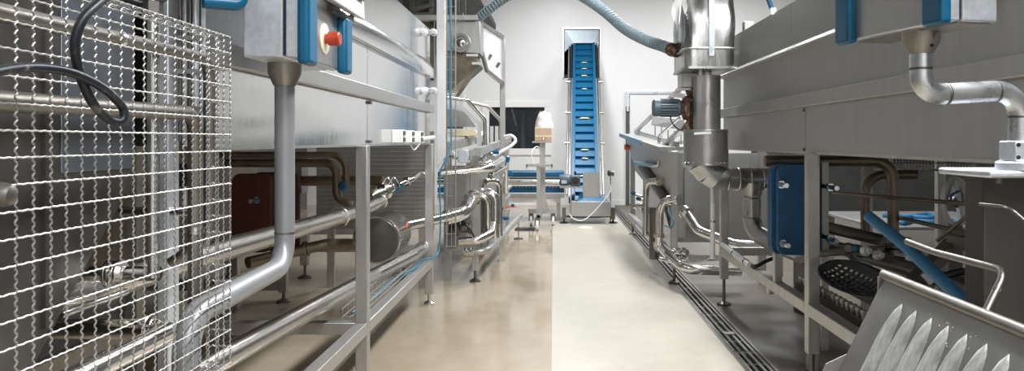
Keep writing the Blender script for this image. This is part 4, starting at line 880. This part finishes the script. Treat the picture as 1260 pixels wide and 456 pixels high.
# ================================================================ SECOND LEFT MACHINE
ls = thing('trough_machine', 'steel trough machine with bent handrails beyond the left tank', 'machine', (-.85, 8.2, 0))
part('perforated_plate', G().box(-.965, -.772, 6.84, 6.86, .33, 1.03), 'perforated_steel', ls)
part('side_strip', G().box(-.772, -.74, 6.82, 6.86, .33, 1.06), 'steel_frame', ls); part('post', G().box(-.74, -.65, 6.84, 6.9, .33, 1.12), 'steel_frame', ls, bevel=.004)
part('post', G().box(-.72, -.67, 6.84, 6.89, .1, .34), 'steel_frame', ls); part('foot', G().lathe((-.695, 6.865, 0), (0, 0, 1), [(0, .05), (.012, .05), (.03, .014), (.12, .012)], 18), 'steel_dark', ls)
part('bottom_rail', G().bar((-.96, 6.86, .31), (-.65, 6.86, .31), .06, .06), 'steel_frame', ls); part('bottom_rail', G().bar((-.64, 6.9, .31), (-.62, 10.5, .31), .05, .05), 'steel_frame', ls)
part('side_sheet', G().prism([(-.63, 6.9, 1.10), (-.60, 10.6, 1.22), (-.64, 10.6, .55), (-.70, 6.9, .5)], (-.02, 0, 0)), 'steel_dull', ls)
part('side_beam', G().bar((-.635, 6.5, 1.155), (-.60, 10.6, 1.265), .05, .07), 'steel_frame', ls); part('inner_beam', G().bar((-.95, 6.9, 1.20), (-.93, 10.4, 1.285), .05, .08), 'steel_frame', ls)
part('trough_bed', G().prism([(-.93, 6.9, 1.12), (-.64, 6.9, 1.10), (-.62, 10.4, 1.18), (-.93, 10.4, 1.2)], (0, 0, -.03)), 'steel_panel', ls)
for x_, y_ in ((597.5, 7.3), (591, 7.3)): pass
part('handrail', G().tube(fillet([q(545, 119, 7.0), q(575, 123, 7.1), q(596.5, 147, 7.2), q(597.5, 207, 7.2)], .05), .018, 10), 'steel_pipe', ls)
part('handrail', G().tube(fillet([q(578, 126, 8.4), q(600, 131, 8.5), q(616, 148, 8.6), q(616, 172, 8.6)], .05), .019, 10), 'steel_frame', ls)
part('rail_plate', G().prism([q(545, 126, 7.3), q(572, 131, 7.3), q(592, 151, 7.3), q(592, 182, 7.3), q(587, 182, 7.3), q(587, 153, 7.3), q(570, 137, 7.3), q(545, 131, 7.3)], (0, .02, 0)), 'white_paint', ls)
part('end_hood', G().prism([q(550, 134, 7.6), q(570, 134, 7.6), q(586, 156, 7.6), q(550, 156, 7.6)], (0, .02, 0)), 'steel_frame', ls)
part('hood_seam', G().bar(q(548, 157, 7.55), q(570, 157, 7.55), .02, .02), 'steel_dark', ls)
part('belt_load', G().prism([q(552, 160, 8.2), q(585, 160, 8.2), q(588, 166, 8.2), q(552, 168, 8.2)], (0, .9, 0)), 'crumbs', ls, 'pale product on the belt')
for x_ in (572, 580, 603, 609): part('guard_post', G().box(*(lambda a, b_: (a.x, a.x+.035, 8.4, 8.43, b_.z, a.z))(q(x_, 155, 8.4), q(x_, 178, 8.4))), 'white_paint', ls)
part('far_leg', G().box(-.66, -.60, 10.4, 10.46, 0, 1.24), 'steel_frame', ls); part('far_leg', G().box(-.98, -.92, 10.4, 10.46, 0, 1.24), 'steel_frame', ls); part('far_leg', G().box(-.98, -.92, 6.9, 6.96, 0, 1.18), 'steel_frame', ls)
t = thing('terminal_box', 'small grey terminal box with round switch above the perforated plate', 'box', q(569, 201, 6.8))
a, b_ = q(564.5, 200, 6.82), q(577, 184, 6.82); part('case', G().box(a.x, b_.x, 6.74, 6.83, a.z, b_.z), 'galvanised', t, bevel=.006); part('switch', G().lathe(q(563, 191, 6.78), (-1, -.3, 0), [(0, .03), (.03, .03), (.04, .02)], 14), 'white_plastic', t)
# hood with fan above
t = thing('extraction_hood', 'grey sheet extraction hood with round bearing above the trough machine', 'hood', q(570, 110, 7.4))
part('side_plate', G().prism([q(538, 26, 7.3), q(591, 26, 7.3), q(591, 66, 7.3), q(538, 62, 7.3)], (0, .5, 0)), 'steel_frame', t, bevel=.006)
part('top_rail', G().bar(q(500, 22, 7.28), q(588, 22, 7.28), .06, .045), 'steel_frame', t)
part('bearing', G().lathe(q(567, 53, 7.29), (0, -1, 0), [(0, .095), (.02, .09), (.02, .065), (.005, .06), (.005, .04), (.05, .035), (.06, .02)], 30), 'steel_panel', t)
part('chute', G().prism([q(548, 62, 7.32), q(584, 64, 7.32), q(590, 80, 7.32), q(556, 110, 7.32), q(546, 112, 7.32)], (0, .4, 0)), 'steel_brown', t)
part('louvre', G().bar(q(574, 68, 7.25), q(588, 68, 7.25), .03, .02), 'white_paint', t); part('louvre', G().bar(q(581, 78, 7.25), q(592, 78, 7.25), .03, .02), 'white_paint', t)
part('strut', G().bar(q(562, 119, 7.25), q(577, 98, 7.25), .02, .03), 'steel_brown', t)
part('hanger', G().box(q(541, 0, 7.5).x, q(546, 0, 7.5).x, 7.5, 7.56, 2.3, CEIL), 'steel_frame', t); part('hanger', G().box(q(576, 0, 7.5).x, q(580, 0, 7.5).x, 7.5, 7.54, 2.4, CEIL), 'steel_dark', t) if 0 else None
t = thing('clear_guard', 'clear guard panel in a bent steel frame beside the hood', 'guard', q(605, 105, 7.9))
gp = [q(591, 28, 7.6), q(619, 46, 7.9), q(620, 104, 7.9), q(599, 87, 7.7), q(593, 64, 7.6)]
part('panel', G().prism(gp, (0, .012, 0)), 'clear_plastic', t)
fr = [gp[0], gp[1], gp[2], gp[3], gp[4], q(584, 61, 7.55)]
for k in range(5): part('frame_bar', G().bar(fr[k], fr[k+1], .03, .035), 'steel_frame', t)
part('post', G().box(q(615, 0, 8).x, q(621.5, 0, 8).x, 8.0, 8.05, .3, H+(VY-47)*8/F), 'steel_frame', t, bevel=.004)
part('post_foot', G().box(q(615, 0, 8).x, q(621.5, 0, 8).x, 8.0, 8.05, 0, .3), 'steel_frame_worn', t)
for (xx, yy) in ((601, 73), (611, 83)): part('clip', G().bar(q(xx, yy, 7.72), q(xx+3.5, yy-6, 7.72), .012, .03), 'steel_dark', t)
# pipework of the second left machine
pipe('spray_pipe', 'pale steel pipe crossing in front of the perforated plate and bending up', [q(541, 213, 6.55), q(603, 206.5, 6.62), q(618, 196, 7.2)], .033, 'steel_pipe', .1)
pipe('return_pipe', 'short steel pipe above the crossing pale pipe', [q(588, 200, 6.75), q(604, 200, 6.75), q(617, 203, 7.2)], .024, 'steel_pipe', .05, [(0, .2)])
pipe('short_branch_pipe', 'short steel branch under the bend of the pale pipe', [q(603, 217, 6.8), q(622, 206, 7.3), q(622, 236, 7.5)], .024, 'steel_pipe', .06, [(0, .1)])
pipe('hook_hose', 'white pipe bent in a hook at the window edge', [q(620, 168, 8.0), q(630, 166, 8.0), q(635.5, 173, 8.0), q(628, 180, 7.9), q(607, 192, 7.7)], .018, 'white_paint', .06, cat='hose')
for k, (x, y) in enumerate(((607, 187), (624, 199), (624, 213), (619, 268))):
    t = thing('blue_handle_valve', ('highest small blue valve handle near the hooked pipe', 'small blue upright valve handle right of the trough', 'round blue valve handle at the blue conveyor end', 'lowest small blue valve handle above the floor pipe')[k], 'valve', q(x, y, 7.6))
    part('handle', G().lathe(q(x, y, 7.6), (.25, -.3, 1) if k == 1 else (1, -.3, 0), [(0, .012), (.01, .035 if k == 2 else .022), (.05, .03 if k == 2 else .02), (.06, .01)], 12), 'blue_plastic', t)
    part('body', G().lathe(q(x-5, y+3, 7.62), (1, 0, .3), [(0, .018), (.02, .028), (.04, .02)], 12), 'steel_pipe', t)
pipe('gooseneck_pipe', 'outer steel pipe curving over and down beside the trough machine', [q(579, 241, 6.75), q(600, 241, 6.75), q(600, 288, 6.8)], .026, 'steel_pipe', .07, [(0, .12), (1, .85)])
pipe('large_gooseneck', 'larger polished pipe curving down behind the outer one', [q(588, 236, 7.1), q(610, 238, 7.1), q(609, 292, 7.1)], .045, 'steel_pipe', .14)
pipe('tall_gooseneck', 'tall steel pipe arching down at the right end of the trough', [q(598, 223, 7.3), q(614, 222, 7.4), q(615, 290, 7.4)], .03, 'steel_pipe', .1, [(1, .5)])
pipe('low_bend_pipe', 'low steel pipe bending up next to the foot of the trough', [q(565, 297, 6.6), q(588, 295, 6.6), q(604, 287, 6.75), q(606, 276, 6.9)], .036, 'steel_pipe', .06)
pipe('floor_rail_pipe', 'grey pipe running low along the wet floor beside the trough', [q(570, 310, 6.75), q(599, 308.5, 6.75), q(640, 266, 9.97)], .034, 'steel_frame', .08, [(0, .15), (0, .35)], ringm='steel_pipe')
solo('pipe_support', G().tube([q(638, 268, 9.85), V(q(638, 268, 9.85).x, 9.85, 0)], .006, 8).lathe((q(638, 268, 9.85).x, 9.85, 0), (0, 0, 1), [(0, .06), (.01, .06), (.015, .02)], 14), 'steel_dark', 'thin rod stand holding the end of the low grey pipe', 'stand')
for k, (a, b_) in enumerate((((618, 238), (628, 229)), ((618, 249), (626, 241)))): pipe('push_rod', ('upper', 'lower')[k]+' short angled steel rod at the end of the trough', [q(*a, 8.5), q(*b_, 9.0)], .022, 'steel_frame', 0, cat='rod')
t = thing('red_lever_valve', 'red lever valve sticking out toward the cart', 'valve', q(625, 256, 8.8)); part('lever', G().bar(q(617, 254, 8.8), q(636, 254, 8.8), .03, .014), 'orange_plastic', t); part('body', G().cyl(q(612, 257.5, 8.8), q(627, 258, 8.8), .03), 'steel_pipe', t); part('knob', G().lathe(q(631, 254, 8.78), (0, 0, 1), [(0, .02), (.03, .02)], 10), 'blue_plastic', t)
t = thing('feed_pump', 'dark small pump below the wide elbow', 'pump', q(560, 285, 6.55)); part('body', G().lathe(q(553, 280, 6.6), (1, 0, 0), [(0, .05), (.04, .065), (.08, .065), (.1, .04), (.16, .04), (.17, .055), (.19, .055)], 20), 'steel_dark', t); part('bracket', G().box(*(lambda c: (c.x-.04, c.x+.04, 6.58, 6.66, .33, c.z))(q(556, 286, 6.6))), 'steel_dark', t)
solo('black_wire', G().tube(catmull([q(567, 270, 6.6), q(574, 276, 6.55), q(580, 285, 6.55), q(584, 292, 6.6)]), .008, 8), 'black_rubber', 'short black wire hanging beside the trough foot', 'cable')
solo('orange_tag', G().box(*(lambda a, b_: (a.x, b_.x, 7.2, 7.215, b_.z, a.z))(q(591.5, 277, 7.2), q(597, 286.5, 7.2))), 'orange_plastic', 'small orange tag between the low pipes', 'tag')
solo('pump_flange_column', G().lathe(q(588, 300, 7.2), (0, 0, 1), [(0, .10), (.5, .10), (.52, .06), (.7, .05)], 20), 'steel_dark', 'dark cylinder standing behind the curving pipes', 'pump')

# ================================================================ BLUE CONVEYORS AND CART
ia, ib = V(.490, 11.9, .33), V(.607, 15.45, 3.44)
iu = (ib-ia); Li = iu.length; iu.normalize(); iv = V(iu.y, -iu.x, 0).normalized(); inn = iv.cross(iu).normalized()
if inn.z < 0: inn = -inn
t = thing('incline_conveyor', 'steep blue cleated conveyor climbing to the hatch in the back wall', 'conveyor', (.5, 11.9, 0))
P_ = lambda a, b_, c: ia+iu*a+iv*b_+inn*c
part('belt', G().obox(P_(Li/2, 0, 0), iu*Li/2, iv*.16, inn*.008), 'blue_belt', t, 'blue belt')
for s_ in (-1, 1):
    part('sidewall', G().obox(P_(Li/2, s_*.188, .035), iu*Li/2, iv*.026, inn*.04), 'blue_belt', t, bevel=.006)
    part('side_frame', G().obox(P_(Li/2, s_*.245, .0), iu*Li/2, iv*.010, inn*.06), 'steel_dark', t)
    part('side_rail', G().tube([P_(.1, s_*.285, .02), P_(Li-.35, s_*.285, .02)], .015, 10), 'steel_frame', t)
    for a in (1.3, 2.1, 3.0): part('rail_clamp', G().lathe(P_(a, s_*.24, .03), iv*s_, [(0, .022), (.07, .022), (.07, .034), (.09, .034)], 12), 'steel_pipe', t)
cl = mesh_of('cleat', G().obox((0, 0, .03), iv*.155, iu*.006, inn*.034), 'blue_belt')
k = .12
while k < Li-.2: share('cleat', cl, t, P_(k, 0, 0)-V(0, 0, 0)); k += .205
part('end_guard', G().box(.447, .70, 11.72, 11.74, .36, .765), 'steel_frame', t)
part('tail_box', G().box(.262, .862, 11.60, 11.63, .115, .335), 'steel_frame', t, bevel=.004); part('tail_box_side', G().box(.262, .29, 11.63, 12.3, .115, .335), 'steel_frame', t); part('tail_box_side', G().box(.834, .862, 11.63, 12.3, .115, .335), 'steel_frame', t)
part('tail_hopper', G().prism([(.365, 11.64, .335), (.80, 11.64, .335), (.70, 11.80, .44), (.41, 11.80, .44)], (0, .02, .02)), 'blue_belt', t)
part('tail_belt', G().box(.34, .72, 11.66, 12.0, .085, .12), 'blue_belt', t); part('axle', G().cyl((.18, 11.9, .09), (.92, 11.9, .09), .02), 'steel_dark', t)
for x_ in (.16, .905):
    l = part('leg', G().box(x_-.03, x_+.03, 11.7, 11.76, .06, .235), 'steel_dark', t); part('foot', G().lathe((x_, 11.73, 0), (0, 0, 1), [(0, .07), (.012, .07), (.03, .015), (.08, .015)], 16), 'black_rubber', l)
solo('sensor_post', G().cyl((q(752, 0, 11.6).x, 11.75, 0), (q(752, 0, 11.6).x, 11.75, .77), .008, n=8).lathe((q(748, 0, 11.6).x, 11.7, .76), (1, 0, 0), [(0, .03), (.02, .05), (.05, .03), (.08, .045), (.1, .045)], 12), 'steel_dark', 'thin post with dark sensor head right of the blue conveyor', 'sensor')
solo('loose_white_cable', G().tube(catmull([q(749, 222, 11.58), q(751, 235, 11.55), q(740, 250, 11.5), q(726, 265, 11.5), q(716, 271, 11.5), q(706, 269, 11.5), q(701, 264, 11.58)]), .007, 8), 'white_plastic', 'white cable drooping across the grey tail box', 'cable')
def heap(name, label, c, rx, ry, h_):
    g = G(); g.grid(lambda u, v: c+V(rx*v*math.cos(2*PI*u), ry*v*math.sin(2*PI*u), h_*(1-v*v)*(1+.5*NS.noise(V(u*9, v*7, c.x*5)))), 18, 6)
    o = solo(name, g, 'crumbs', label, 'food'); o['kind'] = 'stuff'; return o
heap('product_heap', 'pale product heap in the tail hopper', V(.55, 11.86, .41), .12, .08, .06)
for k, a, b_ in ((0, .53, .125), (1, 1.97, .10), (2, .94, .06), (3, 1.15, .08), (4, 2.8, .06), (5, 3.2, .07), (6, 3.42, .07), (7, 3.62, .07)):
    heap('product_heap', ('pale crumbs on the lowest conveyor cleat', 'largest pale heap halfway up the blue conveyor', 'few crumbs on the second conveyor cleat', 'few crumbs on the third conveyor cleat', 'few crumbs above the halfway heap', 'few crumbs on the third highest cleat', 'few crumbs on the second highest cleat', 'few crumbs on the highest visible cleat')[k], P_(a, 0, .012), b_, .035, .018)
heap('spilled_crumbs', 'small pale spill on the floor below the tail box', V(.46, 11.1, .002), .10, .08, .02)
t = thing('cross_conveyor', 'horizontal blue belt conveyor feeding the incline from the left', 'conveyor', (-.3, 12.1, 0))
part('belt', G().box(-1.8, .17, 12.0, 12.5, .685, .775), 'blue_belt', t, bevel=.02); part('roller', G().tube([(-1.8, 11.98, .605), (.12, 11.98, .605)], .036, 14), 'steel_pipe', t)
part('upper_frame', G().box(-1.8, .17, 11.97, 12.0, .655, .68), 'black_plastic', t); part('lower_frame', G().box(-1.8, .17, 11.97, 12.02, .37, .425), 'steel_frame', t)
part('return_belt', G().box(-1.8, .17, 11.99, 12.5, .445, .52), 'blue_belt', t)
tt = mesh_of('tooth', G().obox((0, 0, 0), (.016, 0, .010), (0, .02, 0), (-.006, 0, .012)), 'blue_belt')
for k in range(36): share('tooth', tt, t, (-1.7+k*.052, 11.985, .53))
part('skirt', G().box(-1.8, .1, 12.0, 12.02, .29, .37), 'white_plastic', t)
for x_ in (-1.6, .05): part('leg', G().box(x_, x_+.06, 12.1, 12.16, 0, .40), 'steel_frame', t)
t = thing('gear_motor', 'grey blue gear motor at the end of the cross conveyor', 'motor', (.25, 11.75, .5))
part('body', G().lathe((.09, 11.78, .655), (1, 0, 0), [(0, .07), (.02, .085), (.16, .085), (.18, .06)], 24), 'motor_paint', t); part('rating_plate', G().box(.12, .20, 11.69, 11.70, .60, .655), 'tape', t)
part('gear_case', G().box(.255, .41, 11.68, 11.85, .56, .73), 'motor_paint', t, bevel=.03, seg=3); part('shaft_cover', G().lathe((.333, 11.68, .65), (0, -1, 0), [(0, .055), (.02, .055), (.025, .02)], 20), 'black_plastic', t)
part('vent_plug', G().cyl((.33, 11.76, .73), (.33, 11.76, .78), .018), 'black_plastic', t); part('base_plate', G().box(.1, .44, 11.68, 11.9, .535, .56), 'steel_frame', t)
# cart
t = thing('lift_cart', 'wheeled steel lift cart with two small shelves in the aisle', 'cart', (-.2, 11.2, 0))
cz = lambda p, Y: H-(p-VY)*Y/F
xr = lambda p, Y: (p-VX)*Y/F
part('mast', G().box(xr(664, 11.3), xr(671, 11.3), 11.3, 11.36, .2, cz(175, 11.3)), 'steel_frame_worn', t); part('front_pole', G().box(xr(660.3, 10.9), xr(664.8, 10.9), 10.9, 10.94, .13, cz(204, 10.9)), 'steel_frame', t)
part('shelf', G().box(xr(647.5, 10.9), xr(680, 10.9), 10.86, 11.2, cz(205, 10.9), cz(202, 10.9)), 'steel_frame', t)
for x_ in (648, 679): part('shelf_lip', G().box(xr(x_-.8, 10.9), xr(x_+.8, 10.9), 10.86, 10.9, cz(207.5, 10.9), cz(202, 10.9)), 'steel_frame_worn', t)
part('top_shelf', G().box(xr(655, 11.2), xr(679, 11.2), 11.15, 11.45, cz(175.5, 11.2), cz(173.5, 11.2)), 'steel_frame', t)
part('base_bar', G().box(xr(650, 11.4), xr(684, 11.4), 11.36, 11.46, cz(262, 11.4), cz(257, 11.4)), 'steel_frame', t); part('base_bar', G().box(xr(660, 11)-.0, xr(664.8, 11)+.02, 10.9, 11.4, .15, .20), 'steel_frame', t)
part('gusset', G().prism([(xr(671, 11.3), 11.33, cz(243, 11.3)), (xr(676, 11.3), 11.33, cz(258, 11.3)), (xr(668, 11.3), 11.33, cz(258, 11.3))], (0, .02, 0)), 'steel_frame_worn', t)
for x_, Y_, r_ in ((653.5, 11.42, .07), (680.5, 11.42, .07), (661, 10.78, .07)):
    wh = part('caster', G().lathe((xr(x_, Y_)-.02, Y_, r_), (1, 0, 0) if r_ < .075 else (.35, -1, 0), [(0, r_*.85), (.005, r_), (.035, r_), (.04, r_*.85)], 24), 'white_plastic', t)
    part('fork', G().box(xr(x_, Y_)-.035, xr(x_, Y_)+.035, Y_-.01, Y_+.06, r_, r_*1.9+.04), 'steel_dark', wh)
t2 = pipe('cart_cable', 'thin pale cable looping from the cart mast', [q(657, 203, 10.95), q(653, 190, 10.95), q(657, 181, 11.0), q(663, 180, 11.1), q(666, 190, 11.25)], .008, 'white_plastic', .15, cat='cable', n=8)
t = thing('carton', 'brown cardboard carton on the top shelf of the cart', 'carton', (xr(668, 11.2), 11.3, cz(173.5, 11.2)))
part('box', G().box(xr(658, 11.2), xr(679, 11.2), 11.17, 11.43, cz(173.3, 11.2), cz(157, 11.2)), 'cardboard', t, bevel=.006); part('tape', G().box(xr(658, 11.2)+.005, xr(679, 11.2)-.005, 11.166, 11.17, cz(168, 11.2), cz(166.5, 11.2)), 'cream_disc', t)
part('emblem', G().lathe((xr(669, 11.2), 11.168, cz(170.5, 11.2)), (0, -1, 0), [(0, .018), (.002, .018)], 14), 'white_plastic', t)
for s_ in (-1, 1): part('emblem_arc', G().tube([(xr(669, 11.2)+s_*.024*math.cos(a), 11.164, cz(170.5, 11.2)+.026*math.sin(a)) for a in [k*.3-.75 for k in range(6)]], .006, 6), 'red_plastic', t)
def bag(u, v):
    a = 2*PI*u; r_ = (1-.35*v-.45*max(0, v-.6))*(1+.16*NS.noise(V(math.cos(a)*2, math.sin(a)*2, v*3)))
    return V(xr(669.5, 11.2)+.135*r_*math.cos(a), 11.3+.12*r_*math.sin(a), cz(157, 11.2)+.23*v+.02*math.sin(3*a)*v)
solo('plastic_bag', G().grid(bag, 28, 12), 'thin_bag', 'crumpled translucent plastic bag on top of the carton', 'bag')
solo('floor_mat', G().box(*(lambda c: (c.x-.12, c.x+.16, c.y-.15, c.y+.15, 0, .012))(V(-.42, 10.9, 0))), 'black_rubber', 'small black mat on the wet floor beside the cart', 'mat')

# ================================================================ RIBBED HOSE OVERHEAD AND UPPER LEFT PLATFORM
hp = [q(587, 24, 7.5), q(604, 10, 7.4), q(628, -6, 7.3), q(660, -20, 7.1), q(690, -18, 6.9), q(722, -1, 6.7), q(745, 15, 6.5), q(770, 36, 6.3), q(797, 50, 6.0), q(815, 56, 5.85), q(829, 62, 5.72)]
cp = catmull(hp, 40)
ln_ = [0]
for a, b_ in zip(cp, cp[1:]): ln_.append(ln_[-1]+(b_-a).length)
pr, rr_ = [], []
d = 0; i = 0; tot = ln_[-1]; nstep = int(tot/.0085)
for k in range(nstep+1):
    d = tot*k/nstep
    while i < len(ln_)-2 and ln_[i+1] < d: i += 1
    f_ = (d-ln_[i])/max(1e-9, ln_[i+1]-ln_[i]); pr.append(cp[i].lerp(cp[i+1], f_)); rr_.append(.047 if k % 4 < 2 else .034)
t = thing('ribbed_hose', 'grey blue ribbed hose arching across the top of the picture', 'hose', hp[0])
part('hose', G().tube(pr, rr_, 14), 'hose_grey', t); part('end_clamp', G().lathe(hp[-1]-(hp[-1]-hp[-2]).normalized()*.04, hp[-1]-hp[-2], [(0, .05), (.03, .052), (.05, .045), (.1, .04)], 16), 'rust', t)
part('end_cuff', G().lathe(hp[0]-V(.02, 0, .03), hp[1]-hp[0], [(-.04, .055), (.03, .055), (.03, .05)], 16), 'rust', t)
t = thing('overhead_platform', 'dark grey steel platform with beams at the upper left beyond the tank', 'platform', (-2.5, 10, 2.7))
xe = q(570, 0, 9.5).x
part('deck', G().box(XL+.05, xe, 9.5, 14.9, 3.4, 3.5), 'grey_paint', t); part('front_beam', G().box(XL+.05, xe, 9.45, 9.55, 2.72, 2.82), 'steel_dark', t)
part('back_sheet', G().box(XL+.05, xe, 9.75, 9.79, 2.8, 4.5), 'grey_paint', t)
for px in (492, 507, 531, 550, 562): part('upright', G().box(q(px, 0, 9.6).x-.03, q(px, 0, 9.6).x+.03, 9.6, 9.66, 2.0 if px == 531 else 2.8, 4.5), 'steel_dark', t)
part('brace', G().bar(q(508, 12, 9.58), q(532, 6, 9.58), .04, .05), 'steel_dark', t)
part('column', G().box(XL+.5, XL+.6, 9.6, 9.7, 0, 3.4), 'steel_frame_worn', t); part('column', G().box(-2.0, -1.92, 9.6, 9.68, 0, 2.8), 'steel_frame_worn', t)
solo('pipe_bracket_lamp', G().lathe(q(528, 19, 9.4), (0, 0, -1), [(0, .03), (.03, .05), (.06, .05)], 12), 'white_plastic', 'tiny white lamp under the overhead platform beam', 'lamp')
